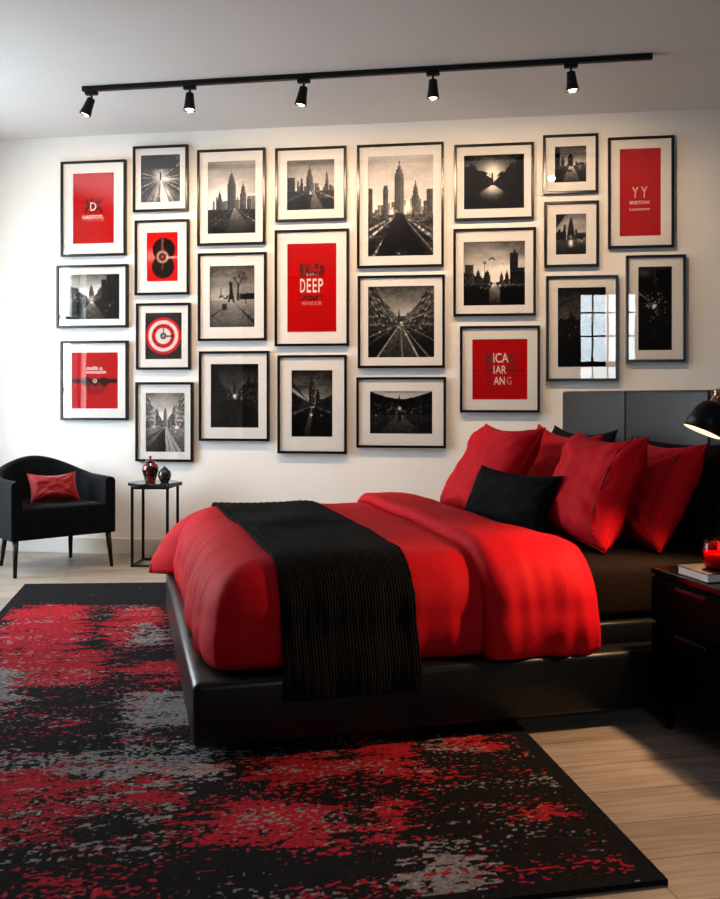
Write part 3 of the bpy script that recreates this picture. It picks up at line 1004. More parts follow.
def print_mesh(idx, x0, x1, z0, z1, y, parent):
    p = paint(idx, x1 - x0, z1 - z0)
    n, m = p.n, p.m
    X = x0 + (x1 - x0) * p.U
    Z = z1 - (z1 - z0) * p.V
    co = np.stack([X, np.full_like(X, y), Z], -1).reshape(-1, 3)
    i = np.arange(n * m).reshape(m, n)
    q = np.stack([i[1:, :-1], i[1:, 1:], i[:-1, 1:], i[:-1, :-1]], -1).reshape(-1, 4)
    me = bpy.data.meshes.new('print')
    me.from_pydata(co.tolist(), [], q.tolist())
    a = me.color_attributes.new('print', 'FLOAT_COLOR', 'POINT')
    rgb = p.rgb().reshape(-1, 3)
    a.data.foreach_set('color', np.concatenate([rgb, np.ones((len(rgb), 1))], 1).astype(np.float32).ravel())
    return link_obj('print', me, M_PRINT, parent)


def lettering(txt, cx, cz, w, h, m, parent, y, shear=0.0, bold=0.0):
    cu = bpy.data.curves.new('lettering', 'FONT')
    cu.body = txt
    cu.size = 1.0
    cu.shear = shear
    cu.offset = bold
    cu.resolution_u = 3
    to = bpy.data.objects.new('lettering', cu)
    COL.objects.link(to)
    dg = bpy.context.evaluated_depsgraph_get()
    me = bpy.data.meshes.new_from_object(to.evaluated_get(dg))
    bpy.data.objects.remove(to)
    bpy.data.curves.remove(cu)
    xs = [v.co.x for v in me.vertices]
    ys = [v.co.y for v in me.vertices]
    ax, bx, ay, by = min(xs), max(xs), min(ys), max(ys)
    for v in me.vertices:
        v.co = ((v.co.x - (ax + bx) / 2) / (bx - ax) * w + cx, y, (v.co.y - (ay + by) / 2) / (by - ay) * h + cz)
    me.materials.clear()
    o = link_obj('lettering', me, m, parent)
    return o


# ------------------------------------------------ frames: x0,x1,z0,z1 outer, then the print
FR = [
    (-2.800, -2.357, 1.918, 2.532, -2.720, -2.441, 2.001, 2.455),
    (-2.829, -2.344, 1.456, 1.862, -2.770, -2.404, 1.513, 1.802),
    (-2.802, -2.344, 0.862, 1.373, -2.730, -2.414, 0.937, 1.298),
    (-2.310, -1.945, 2.192, 2.612, -2.260, -1.999, 2.254, 2.555),
    (-2.298, -1.937, 1.661, 2.139, -2.220, -2.014, 1.749, 2.060),
    (-2.289, -1.928, 1.185, 1.609, -2.230, -1.988, 1.253, 1.548),
    (-2.293, -1.911, 0.600, 1.106, -2.227, -1.968, 0.662, 1.037),
    (-1.883, -1.441, 1.967, 2.572, -1.817, -1.506, 2.042, 2.497),
    (-1.879, -1.434, 1.365, 1.919, -1.804, -1.512, 1.452, 1.838),
    (-1.872, -1.416, 0.735, 1.300, -1.797, -1.487, 0.819, 1.219),
    (-1.377, -0.928, 2.103, 2.563, -1.304, -1.004, 2.176, 2.486),
    (-1.381, -0.911, 1.328, 2.052, -1.302, -0.991, 1.416, 1.966),
    (-1.363, -0.925, 0.660, 1.272, -1.275, -1.016, 0.765, 1.178),
    (-0.861, -0.327, 1.804, 2.563, -0.793, -0.392, 1.877, 2.491),
    (-0.856, -0.321, 1.189, 1.757, -0.793, -0.386, 1.255, 1.691),
    (-0.865, -0.314, 0.700, 1.134, -0.781, -0.398, 0.787, 1.047),
    (-0.264, 0.212, 2.079, 2.540, -0.205, 0.153, 2.149, 2.475),
    (-0.270, 0.223, 1.500, 2.030, -0.208, 0.159, 1.566, 1.951),
    (-0.230, 0.247, 0.918, 1.441, -0.155, 0.173, 0.997, 1.361),
    (0.265, 0.586, 2.224, 2.577, 0.335, 0.518, 2.294, 2.508),
    (0.272, 0.590, 1.786, 2.178, 0.341, 0.517, 1.863, 2.104),
    (0.283, 0.702, 1.107, 1.734, 0.352, 0.631, 1.192, 1.665),
    (0.643, 1.020, 1.890, 2.547, 0.711, 0.946, 1.963, 2.479),
    (0.746, 1.085, 1.218, 1.847, 0.817, 1.009, 1.288, 1.780)]
FLAB = [
    'black framed red poster, white letter between dark crosses, top left of the gallery',
    'black framed landscape street photo with a distant tower, between two red posters far left',
    'black framed red poster with white script over a dark horizontal bar',
    'small black framed photo of white light rays bursting above a road',
    'black framed red print of two stacked dark discs forming a figure eight',
    'black framed print of a red and white ringed clock on charcoal',
    'black framed pale grey photo of a city avenue, hanging just above the red jar',
    'black framed portrait skyline photo with a spired tower and second tower, top of third column',
    'black framed grey photo of a lone tower over diverging pale paths',
    'black framed very dark street photo with one headlight glow, lowest of third column',
    'black framed squarish skyline photo with wet road, above the red poster reading DEEP',
    'tall black framed red poster reading DEEP in large cream letters',
    'black framed narrow dark portrait photo of a street tower, below the red poster reading DEEP',
    'largest black framed photo, sepia skyline with tall tower and dark avenue, centre of the wall',
    'black framed street photo with pale converging tracks, below the largest skyline photo',
    'wide black framed dark valley photo with a lone figure, lowest in the central column',
    'black framed dark sunset photo with light reflected on a canal',
    'black framed sepia street photo with a bird in the cloudy sky, above a red poster',
    'black framed square red poster with three rows of cream and dark capitals',
    'smallest black framed photo, dark building over a bright road, top of its column',
    'small black framed sepia photo of a pointed building, second from top in its column',
    'black framed dark photo whose glass reflects a bright paned window',
    'tall black framed red poster reading YY in thin cream letters, top right of the gallery',
    'tall black framed night photo with scattered lights, lower right above the headboard']

FW = 0.0155
for i, f in enumerate(FR):
    x0, x1, z0, z1, a0, a1, b0, b1 = f
    cx, cz = (x0 + x1) / 2, (z0 + z1) / 2
    t = thing('picture_frame', FLAB[i], 'picture', (cx, WALL_Y, z0), 0, 'framed pictures on the gallery wall')
    w, h = (x1 - x0) / 2, z1 - z0
    bm = bmesh.new()
    for q in ((-w, w, 0, FW), (-w, w, h - FW, h), (-w, -w + FW, FW, h - FW), (w - FW, w, FW, h - FW)):
        bm_box(bm, q[0], q[1], -0.030, -0.001, q[2], q[3], 0.0012, 1)
    from_bm('moulding', bm, M_FRAME, t)
    bm = bmesh.new()          # mat board with a window for the print
    A0, A1, B0, B1 = a0 - cx, a1 - cx, b0 - z0, b1 - z0
    for q in ((-w + FW, w - FW, FW, B0), (-w + FW, w - FW, B1, h - FW), (-w + FW, A0, B0, B1), (A1, w - FW, B0, B1)):
        bm_box(bm, q[0], q[1], -0.018, -0.012, q[2], q[3])
    from_bm('mat_board', bm, M_MAT, t)
    box('backing', -w + FW, w - FW, -0.011, -0.002, FW, h - FW, M_INK, t)
    pr = print_mesh(i + 1, A0, A1, B0, B1, -0.0125, t)
    gl = box('glass', -w + FW, w - FW, -0.0235, -0.0215, FW, h - FW, M_GLASS, t)
    W_, H_ = A1 - A0, B1 - B0
    Y = -0.0132

    def put(txt, u, v, wf, hf, m, shear=0.0, bold=0.0, W_=W_, H_=H_, A0=A0, B1=B1, pr=pr, y=Y):
        return lettering(txt, A0 + W_ * u, B1 - H_ * v, W_ * wf, H_ * hf, m, pr, y, shear, bold)
    k = i + 1
    if k == 1:
        put('X', 0.36, 0.455, 0.15, 0.13, M_INK)
        put('X', 0.62, 0.455, 0.15, 0.13, M_INK)
        put('D', 0.49, 0.475, 0.15, 0.12, M_WHITEINK, 0, 0.01)
        put('HADTOTL', 0.49, 0.625, 0.52, 0.055, M_WHITEINK, 0, 0.02)
        put('TREDRICTYPE', 0.49, 0.672, 0.52, 0.02, M_PINKINK)
    elif k == 3:
        put('mulila o.', 0.49, 0.275, 0.36, 0.075, M_WHITEINK, 0.3, 0.02)
        put('voweahn', 0.53, 0.345, 0.42, 0.07, M_WHITEINK, 0.3, 0.02)
    elif k == 12:
        put('THE', 0.49, 0.16, 0.10, 0.018, M_INK2)
        put('DRUKI', 0.49, 0.265, 0.40, 0.05, M_INK)
        put('OVERY', 0.49, 0.335, 0.42, 0.05, M_INK)
        put('S M I', 0.49, 0.35, 0.20, 0.03, M_WHITEINK)
        put('D', 0.315, 0.475, 0.105, 0.155, M_WHITEINK, 0, 0.012)
        put('E', 0.44, 0.475, 0.085, 0.155, M_WHITEINK, 0, 0.012)
        put('E', 0.56, 0.475, 0.085, 0.155, M_WHITEINK, 0, 0.012)
        put('P', 0.68, 0.475, 0.10, 0.155, M_WHITEINK, 0, 0.012)
        put('DOMIN', 0.48, 0.61, 0.40, 0.04, M_INK)
        put('MANUUR', 0.50, 0.675, 0.40, 0.045, M_PINKINK, 0, 0.01)
    elif k == 19:
        put('BI', 0.31, 0.32, 0.13, 0.16, M_INK, 0, 0.01)
        put('ICA', 0.52, 0.31, 0.28, 0.16, M_WHITEINK, 0, 0.01)
        put('IN', 0.72, 0.32, 0.12, 0.16, M_INK, 0, 0.01)
        put('CL', 0.30, 0.505, 0.14, 0.13, M_INK, 0, 0.01)
        put('I', 0.395, 0.505, 0.02, 0.13, M_WHITEINK, 0, 0.01)
        put('AR', 0.52, 0.505, 0.20, 0.13, M_WHITEINK, 0, 0.01)
        put('RE', 0.70, 0.505, 0.14, 0.13, M_INK, 0, 0.01)
        put('R', 0.31, 0.69, 0.09, 0.13, M_INK, 0, 0.01)
        put('AN', 0.49, 0.69, 0.20, 0.13, M_WHITEINK, 0, 0.01)
        put('G', 0.67, 0.69, 0.09, 0.13, M_PINKINK, 0, 0.01)
        put('PAPEIS HOLER', 0.45, 0.80, 0.32, 0.025, M_INK2)
    elif k == 23:
        put('Y', 0.38, 0.50, 0.16, 0.125, M_WHITEINK)
        put('Y', 0.60, 0.50, 0.16, 0.125, M_WHITEINK)
        put('BRIETOW', 0.49, 0.618, 0.49, 0.042, M_WHITEINK, 0, 0.025)
        put('Lastnow', 0.49, 0.690, 0.49, 0.036, M_WHITEINK, 0, 0.015)
        put('arpitest', 0.50, 0.755, 0.36, 0.018, M_INK2)

# ================================================================ ceiling track and its spotlights
TR0, TR1 = Vector((-2.222, 4.755, 0)), Vector((0.736, 4.706, 0))
trot = math.atan2((TR1 - TR0).y, (TR1 - TR0).x)
L = (TR1 - TR0).length
t = thing('track_rail', 'long black ceiling track running above the gallery wall', 'lighting track', (TR0.x, TR0.y, CEIL), trot)
box('rail', 0, L, -0.016, 0.016, -0.026, 0.0, M_METAL, t, 0.002, 1)
box('end_cap', -0.012, 0.0, -0.0165, 0.0165, -0.027, 0.0, M_METAL, t)
box('end_cap', L, L + 0.012, -0.0165, 0.0165, -0.027, 0.0, M_METAL, t)

HX = [(-2.1850, 4.7544), (-1.6270, 4.7449), (-1.0042, 4.7347), (-0.3292, 4.7235), (0.3581, 4.7122)]
HT = [(-20, -7), (1, -6), (-11, 1), (0, 2), (5, -1)]     # lean sideways, lean towards the wall (degrees)
HL = ['black spotlight at the left end of the ceiling track, leaning left',
      'black spotlight second from the left on the ceiling track, aimed nearly straight down',
      'black spotlight in the middle of the ceiling track, leaning slightly left',
      'black spotlight second from the right on the ceiling track, above the sunset photo',
      'black spotlight nearest the right end of the ceiling track']
for (hx, hy), (lx, ly), lab in zip(HX, HT, HL):
    s = thing('spotlight', lab, 'spotlight', (hx, hy, CEIL - 0.026), trot, 'spotlights on the ceiling track')
    box('adapter', -0.034, 0.034, -0.014, 0.014, -0.021, 0.0, M_METAL, s, 0.003, 1)
    tube('stem', [(0, 0, -0.020), (0, 0, -0.050)], 0.0060, M_METAL, s)
    rot = Matrix.Rotation(R(ly), 4, 'X') @ Matrix.Rotation(R(-lx), 4, 'Y')
    hd = lathe('housing', [(0.0, 0.0), (0.020, 0.0), (0.025, -0.004), (0.027, -0.03), (0.031, -0.07), (0.036, -0.100), (0.037, -0.112),
                           (0.033, -0.112), (0.030, -0.100), (0.026, -0.06), (0.0, -0.055)], M_METAL, s, 28)
    sharp(hd, 35)
    hd.matrix_local = Matrix.Translation((0, 0, -0.040)) @ rot @ Matrix.Scale(0.86, 4)
    lathe('bulb', [(0.0, -0.1075), (0.024, -0.1065), (0.0295, -0.101), (0.027, -0.095), (0.0, -0.094)], M_BULB, hd, 24)
    sl = bpy.data.lights.new('spot_beam', 'SPOT')
    sl.energy = SPOT
    sl.color = (1.0, 0.68, 0.42)
    sl.spot_size = R(142)
    sl.spot_blend = 0.75
    sl.shadow_soft_size = 0.02
    so = bpy.data.objects.new('spot_beam', sl)
    COL.objects.link(so)
    so.parent = hd
    so.location = (0, 0, -0.118)
    so.rotation_euler = (R(42), 0, 0)

# ================================================================ rug
RC = [(-2.509, 4.640), (-0.635, 5.017), (0.351, 2.007), (-1.408, 1.370)]    # BL BR FR FL
PATCH = [('r', .015, .255, .155, .400), ('r', .259, .414, .177, .387), ('g', .315, .415, .270, .389), ('k', .207, .271, .173, .265),
         ('k', .242, .294, .336, .433), ('k', .294, .60, .397, .463), ('r', .328, .60, .448, .516), ('r', .02, .316, .386, .537),
         ('G', .02, .168, .446, .621), ('g', .346, .60, .544, .667), ('k', .0, .345, .599, .702), ('r', .240, .289, .623, .664),
         ('g', .354, .408, .658, .721), ('k', .292, .362, .666, .742), ('g', .0, .535, .710, .781), ('g', .445, .507, .697, .802),
         ('r', .0, .309, .734, .800), ('r', .539, .715, .744, .816), ('r', .0, .24, .80, .88), ('m', .234, .460, .781, .896), ('k', .336, .463, .829, .904),
         ('k', .0, .351, .880, .907), ('r', .295, .357, .903, .941), ('r', .479, .686, .838, .909), ('k', .404, .602, .901, .960),
         ('r', .710, .805, .714, .828), ('g', .814, .963, .726, .785), ('r', .851, .973, .722, .778), ('k', .787, .905, .814, .905),
         ('r', .685, .778, .843, .909), ('g', .690, .802, .920, .99), ('r', .861, .985, .885, .912),
         ('r', .60, .95, .30, .40), ('g', .5, .9, .45, .6)]
NU, NV = 640, 1000
u = np.linspace(0, 1, NU)
v = np.linspace(0, 1, NV)
U, V = np.meshgrid(u, v)
S = np.stack([(1 - U) * (1 - V), U * (1 - V), U * V, (1 - U) * V], -1)
RX = S @ np.array([c[0] for c in RC])
RY = S @ np.array([c[1] for c in RC])
BASE = {'k': (0.012, 0.0125, 0.014), 'r': (0.42, 0.018, 0.032), 'g': (0.26, 0.25, 0.25), 'G': (0.20, 0.195, 0.20)}
cls = np.zeros(U.shape, int)          # 0 black 1 red 2 grey
wx = 0.05 * (fbm(U * 9, V * 90, 41, 4) - 0.5) * 2
wy = 0.018 * (fbm(U * 14, V * 22, 43, 4) - 0.5) * 2
Uw, Vw = U + wx, V + wy
streak = 0.40 * vnoise(U * 150, V * 480, 51) + 0.30 * vnoise(U * 34, V * 260, 52) + 0.30 * vnoise(U * 9, V * 110, 53)
blot = fbm(U * 16, V * 34, 57, 4)
fine = vnoise(U * 210, V * 480, 61)
for kk, u0, u1, v0, v1 in PATCH:
    su = np.clip(np.minimum(Uw - u0, u1 - Uw) / 0.10 + 0.5, 0, 1)
    sv = np.clip(np.minimum(Vw - v0, v1 - Vw) / 0.045 + 0.5, 0, 1)
    mem = su * sv
    score = mem + 1.5 * (streak - 0.5) + 0.45 * (blot - 0.5) + 0.25 * (fine - 0.5)
    if kk == 'm':
        cls = np.where((mem > 0.4) & (streak > 0.52), 1, cls)
        cls = np.where((mem > 0.4) & (streak < 0.40), 2, cls)
        continue
    val = {'k': 0, 'r': 1, 'g': 2, 'G': 2}[kk]
    thr = {'k': 0.55, 'r': 0.62, 'g': 0.68, 'G': 0.68}[kk]
    cls = np.where(score > thr, val, cls)
# worn flecks everywhere
fl = vnoise(U * 170, V * 440, 71) * 0.55 + fbm(U * 10, V * 60, 73, 3) * 0.45
fl2 = vnoise(U * 180, V * 430, 81) * 0.55 + fbm(U * 9, V * 55, 83, 3) * 0.45
cls = np.where((cls == 0) & (fl > 0.70) & ((V > 0.155) | (fl > 0.86)), 1, cls)
cls = np.where((cls == 0) & (fl2 > 0.735) & ((V > 0.155) | (fl2 > 0.88)), 2, cls)
cls = np.where((cls == 1) & (fl2 > 0.70), 2, cls)
cls = np.where((cls == 1) & (fl < 0.27), 0, cls)
cls = np.where((cls == 2) & (fl < 0.36), 0, cls)
cls = np.where((cls == 2) & (fl2 < 0.30), 1, cls)
bord = (U > 0.975) | (V < 0.012) | (U < 0.02) | (V > 0.988)
cls = np.where(bord & (fine < 0.93), 0, cls)
tab = np.array([BASE['k'], BASE['r'], BASE['g']])
rc = tab[cls]
weave = 0.66 + 0.62 * vnoise(U * 310, V * 490, 91) + 0.25 * (fbm(U * 6, V * 10, 95, 3) - 0.5)
rc = rc * weave[..., None]
pale = ((cls == 2) & (fine > 0.80))[..., None]
rc = np.where(pale, rc * 1.5, rc)
RZ = 0.012 + 0.0012 * (fine - 0.5)
co = np.stack([RX, RY, RZ], -1).reshape(-1, 3)
ii = np.arange(NU * NV).reshape(NV, NU)
q = np.stack([ii[1:, :-1], ii[1:, 1:], ii[:-1, 1:], ii[:-1, :-1]], -1).reshape(-1, 4).tolist()
ring = np.concatenate([ii[0, :], ii[1:, -1], ii[-1, -2::-1], ii[-2:0:-1, 0]])
n0 = len(co)
low = co[ring].copy()
low[:, 2] = 0.0005
nr = len(ring)
q += [[int(ring[k]), int(ring[(k + 1) % nr]), n0 + (k + 1) % nr, n0 + k] for k in range(nr)]
me = bpy.data.meshes.new('area_rug')
me.from_pydata(np.concatenate([co, low]).tolist(), [], q)
a = me.color_attributes.new('print', 'FLOAT_COLOR', 'POINT')
rgb = np.concatenate([rc.reshape(-1, 3), np.tile(np.array(BASE['k']), (nr, 1))])
a.data.foreach_set('color', np.concatenate([rgb, np.ones((len(rgb), 1))], 1).astype(np.float32).ravel())
M_RUG = attr_mat('distressed_rug_pile', rough=0.95, spec=0.05, bump=0.5, bscale=420)
rug = link_obj('area_rug', me, M_RUG)
tag(rug, 'large distressed red, black and grey rug lying under the bed', 'rug')

# ================================================================ bed (local frame: x foot to head, y near side to far side)
BED = (-0.8290, 2.4443, 0.0)
BROT = R(22.75)
BM = Matrix.Translation(BED) @ Matrix.Rotation(BROT, 4, 'Z')
BW_, BL_ = 1.754, 2.01
RUGZ = 0.0135


def bedpt(x, y, z):
    return BM @ Vector((x, y, z))


bed = thing('platform_bed', 'low black leather platform bed with a panelled charcoal headboard', 'bed', BED, BROT)
sharp(box('platform', 0, BL_, 0, BW_, 0.044, 0.230, M_LEATHER, bed, 0.022, 4), 50)
sharp(box('inner_base', 0.085, BL_ - 0.005, 0.085, BW_ - 0.085, 0.225, 0.300, M_LEATHER, bed, 0.014, 3), 50)
for (lx, ly) in ((0.13, 0.13), (0.13, BW_ - 0.13), (1.90, 0.13), (1.90, BW_ - 0.13), (1.0, BW_ / 2)):
    box('leg', lx - 0.035, lx + 0.035, ly - 0.035, ly + 0.035, RUGZ if lx < 1.1 else 0.0, 0.06, M_METAL, bed, 0.004, 1)
hb0, hb1 = -0.056, BW_ + 0.056
pw = (hb1 - hb0) / 3
for k in range(3):
    sharp(box('headboard_panel', BL_, BL_ + 0.10, hb0 + pw * k + 0.0008, hb0 + pw * (k + 1) - 0.0008, 0.045, 1.044, M_HEADL, bed, 0.014, 4), 50)

mt = thing('mattress', 'mattress in a dark brown fitted sheet on the platform bed', 'mattress', BED, BROT)
sharp(box('fitted_sheet', 0.10, 1.985, 0.10, BW_ - 0.10, 0.300, 0.478, M_SHEET, mt, 0.035, 5), 60)


# ---- draped duvet
DZT, DZB = 0.520, 0.240          # top and hem height
DR = 0.17                        # how far the rounded shoulder reaches in
DY0, DY1, DX0, DX1 = 0.050, BW_ - 0.040, 0.045, 1.15


def shoulder(p):
    """p 0 hem .. 1 top: inset 0..1 and drop 1..0"""
    hv = 1 / 3
    if p < hv:
        return 0.0 - 0.06 * math.sin(PI * p / hv) ** 1, 1 - 0.42 * p / hv
    a = (p - hv) / (1 - hv) * PI / 2
    return 1 - math.cos(a), 0.58 * (1 - math.sin(a))


def axis_samples(lo, hi, n_drop, n_top, drop_lo=True, drop_hi=True):
    """(inner coordinate, outward sign, inset, drop, arclength)"""
    out = []
    if drop_lo:
        for k in range(n_drop):
            i, d = shoulder(k / n_drop)
            out.append((lo, -1, i, d, -0.40 + 0.40 * k / n_drop))
    a, b = lo + (DR if drop_lo else 0), hi - (DR if drop_hi else 0)
    for k in range(n_top + 1):
        out.append((a + (b - a) * k / n_top, 0, 1.0, 0.0, (b - a) * k / n_top))
    if drop_hi:
        for k in range(n_drop - 1, -1, -1):
            i, d = shoulder(k / n_drop)
            out.append((hi, 1, i, d, (b - a) + 0.40 - 0.40 * k / n_drop))
    return out


def drape(xs, ys, zt, zb, off, crown, wr, seed, corner=True, flare=0.0):
    V3, UVs = [], []
    for (xa, sx, ix, dx, ax) in xs:
        for (ya, sy, iy, dy, ay) in ys:
            ou, ov = (1 - ix) if sx else 0.0, (1 - iy) if sy else 0.0      # 1 at the outside
            bul = max(1.0, ou, ov)
            if sx and sy:
                ou, ov = min(1, ou), min(1, ov)
            cu_, cv_ = ou, ov
            if sx and sy and corner:
                uu, vv = min(1, ou), min(1, ov)
                cu_ = ou * (1 - 0.55 * (1 - math.sqrt(max(0, 1 - vv * vv / 2))))
                cv_ = ov * (1 - 0.55 * (1 - math.sqrt(max(0, 1 - uu * uu / 2))))
                cu_ *= bul
                cv_ *= bul
            rr = DR + off
            x = xa + (-sx * DR + sx * rr * cu_ if sx else 0)
            y = ya + (-sy * DR + sy * rr * cv_ if sy else 0)
            d = max(dx, dy)
            if dx and dy:
                d = ((dx ** 4 + dy ** 4) / (1 + min(dx, dy) ** 4)) ** 0.25
            # crown over the mattress
            cy = (y - BW_ / 2) / (BW_ / 2)
            cr = crown * max(0, 1 - cy * cy) ** 0.7 * (1 - d)
            z = zt + off + cr - (zt + off - zb) * d
            P = Vector((x, y, z))
            # wrinkles: broad puffs plus creases that run down the sides
            n1 = noise.noise(Vector((x * 3.1, y * 3.1, seed)))
            n2 = noise.noise(Vector((x * 8.5 + 5, y * 5.0, seed + 3)))
            puff = 0.011 * n1 + 0.005 * n2
            z_up = puff * wr
            nax = max(0.0, ax) if sy else ax
            nay = min(max(0.0, ay), ys[-1][4] - 0.40) if sx else ay
            if sx and sy:
                nax = nay = 0.0
            side = 0.0
            if sy:
                side += 0.020 * noise.noise(Vector((nax * 8, 2.0, seed + 7 + sy))) * min(1, dy * 2)
                side += 0.009 * noise.noise(Vector((nax * 21, dy * 1.5, seed + 9 + sy))) * min(1, dy * 2)
                if sx:
                    side *= 1 - min(1, ou)
                P.y += sy * side * wr
            if sx:
                sdx = 0.018 * noise.noise(Vector((nay * 7, 4.0, seed + 17))) + 0.010 * noise.noise(Vector((nay * 19, dx * 1.5, seed + 19)))
                crs = 1 - abs(noise.noise(Vector((nay * 9 + dx * 0.8, 8.0, seed + 23)))) * 2.2
                sdx += 0.014 * max(0, crs) ** 3
                if sy:
                    sdx *= 1 - min(1, ov)
                P.x += sx * sdx * min(1, dx * 2) * wr
            P.z += z_up * (1 - d * 0.7)
            if flare and sx < 0 and sy > 0:
                wgt = min(1, ou) * min(1, ov)
                P.x -= flare * wgt * (0.35 + 0.65 * d)
                P.y += 0.02 * wgt
                P.z -= 0.02 * wgt
            V3.append(P)
            UVs.append((ax, ay))
    return V3, UVs


def grid_mesh(name, V3, UVs, nx, ny, m, parent, thick=0.0, flip=False, skip=None):
    F = []
    for a in range(nx - 1):
        for b in range(ny - 1):
            if skip and skip(a, b):
                continue
            f = [a * ny + b, (a + 1) * ny + b, (a + 1) * ny + b + 1, a * ny + b + 1]
            F.append(f[::-1] if flip else f)
    me = bpy.data.meshes.new(name)
    me.from_pydata([tuple(p) for p in V3], [], F)
    uvl = me.uv_layers.new(name='UVMap')
    for l in me.loops:
        uvl.data[l.index].uv = UVs[l.vertex_index]
    if skip:
        b_ = bmesh.new()
        b_.from_mesh(me)
        bmesh.ops.delete(b_, geom=[v_ for v_ in b_.verts if not v_.link_faces], context='VERTS')
        bmesh.ops.remove_doubles(b_, verts=b_.verts[:], dist=0.0008)
        b_.to_mesh(me)
        b_.free()
    o = link_obj(name, me, m, parent, True)
    if thick:
        md = o.modifiers.new('solid', 'SOLIDIFY')
        md.thickness = thick
        md.offset = -1
    return o


dv = thing('duvet', 'red duvet spread over the foot half of the bed, its top edge folded back', 'bedding', BED, BROT)
xs = axis_samples(DX0, DX1, 18, 90, True, False)
ys = axis_samples(DY0, DY1, 18, 90)
V3, UVs = drape(xs, ys, DZT, DZB, 0.0, 0.02, 1.0, 3.0, True, 0.15)
cov_skip = lambda a, b: all(xs[i][3] >= 0.579 and ys[k][3] >= 0.579 for i in (a, a + 1) for k in (b, b + 1))
grid_mesh('cover', V3, UVs, len(xs), len(ys), M_RED, dv, 0.02, skip=cov_skip)

# folded-back flap: a puffy double layer lying on the cover
FX0, FX1 = 0.875, 1.235
NFX = 34
V3, UVs = [], []
ys2 = axis_samples(DY0, DY1, 21, 90)
xl = []
for k in range(NFX + 1):
    tt = k / NFX
    # rolled edge at the fold: rises quickly from the cover, then stays level
    lift = 0.004 + 0.040 * math.sqrt(max(0, 1 - (1 - min(1, tt / 0.14)) ** 2)) - 0.028 * max(0, (tt - 0.75) / 0.25) ** 2
    xl.append((FX0 + (FX1 - FX0) * tt, lift))
for (x, lift) in xl:
    row, uvr = drape([(x, 0, 1.0, 0.0, x)], ys2, DZT, DZB - 0.006, lift, 0.02, 1.0, 3.0)
    for j, P in enumerate(row):
        sk = (ys2[j][3]) * 0.03 * (1 if ys2[j][1] < 0 else 0)     # hem swings out a little towards the head
        P.x -= 0.11 * min(1, max(0, (P.y - 0.15) / 0.5)) * ((x - FX0) / (FX1 - FX0))
        P.x += sk * ((x - FX0) / (FX1 - FX0)) - 0.012 * ys2[j][3]
        P.z -= 0.010 * ys2[j][3] * ((x - FX0) / (FX1 - FX0))
        nn = noise.noise(Vector((x * 16, ys2[j][4] * 2.2, 21)))
        P.z += 0.004 * nn * (1 - ys2[j][3])
        if ys2[j][1]:
            P.y += ys2[j][1] * 0.007 * noise.noise(Vector((x * 24, ys2[j][3], 5))) * ys2[j][3]
        V3.append(P)
        uvr[j] = (x, ys2[j][4])
    UVs += uvr
grid_mesh('folded_flap', V3, UVs, NFX + 1, len(ys2), M_RED, dv, 0.006)

# ---- knitted throw across the foot of the bed
th = thing('throw_blanket', 'black ribbed knit throw laid across the red duvet, hanging over the near side', 'blanket', BED, BROT)
TX0, TX1, NTX = 0.232, 0.690, 60
V3, UVs = [], []
for k in range(NTX + 1):
    x = TX0 + (TX1 - TX0) * k / NTX
    row, _ = drape([(x, 0, 1.0, 0.0, x)], axis_samples(DY0, DY1, 24, 90), DZT, DZB, 0.014, 0.02, 1.0, 3.0)
    row = [p for p in row if not (p.y < 0.5 and p.z < 0.33) and not (p.y > 1.2 and p.z < 0.36)]
    wv = 0.006 * noise.noise(Vector((x * 11, 1, 2)))
    z0 = 0.166 + 0.006 * noise.noise(Vector((x * 9, 5, 2)))
    P0 = row[0]
    tail = []
    for s_ in range(14):
        f = s_ / 14
        z = z0 + (P0.z - z0) * f
        g = max(0, (f - 0.30) / 0.70)
        y = -0.024 + wv + (P0.y + 0.024) * g ** 1.5
        tail.append(Vector((x, y, z)))
    row = tail + row
    acc = 0
    prev = row[0]
    for p in row:
        acc += (p - prev).length
        prev = p
        kk_ = k / NTX
        yy_ = max(0, min(1, (p.y - 0.1) / 1.5))
        skew = (1 - kk_) * (0.018 - 0.055 * yy_) + kk_ * (-0.038 - 0.012 * yy_)
        edge = 0.004 * noise.noise(Vector((acc * 30, k * 3.3, 1)))
        rib = 0.0012 * math.sin(2 * PI * (x - TX0) / 0.0305)
        V3.append(Vector((p.x + skew + (edge if k in (0, NTX) else 0), p.y - (rib if p.z < 0.4 else 0), p.z + (rib if p.z >= 0.4 else 0))))
        UVs.append((x, acc))
NROW = len(V3) // (NTX + 1)
grid_mesh('knit', V3, UVs, NTX + 1, NROW, M_KNIT, th, 0.010)


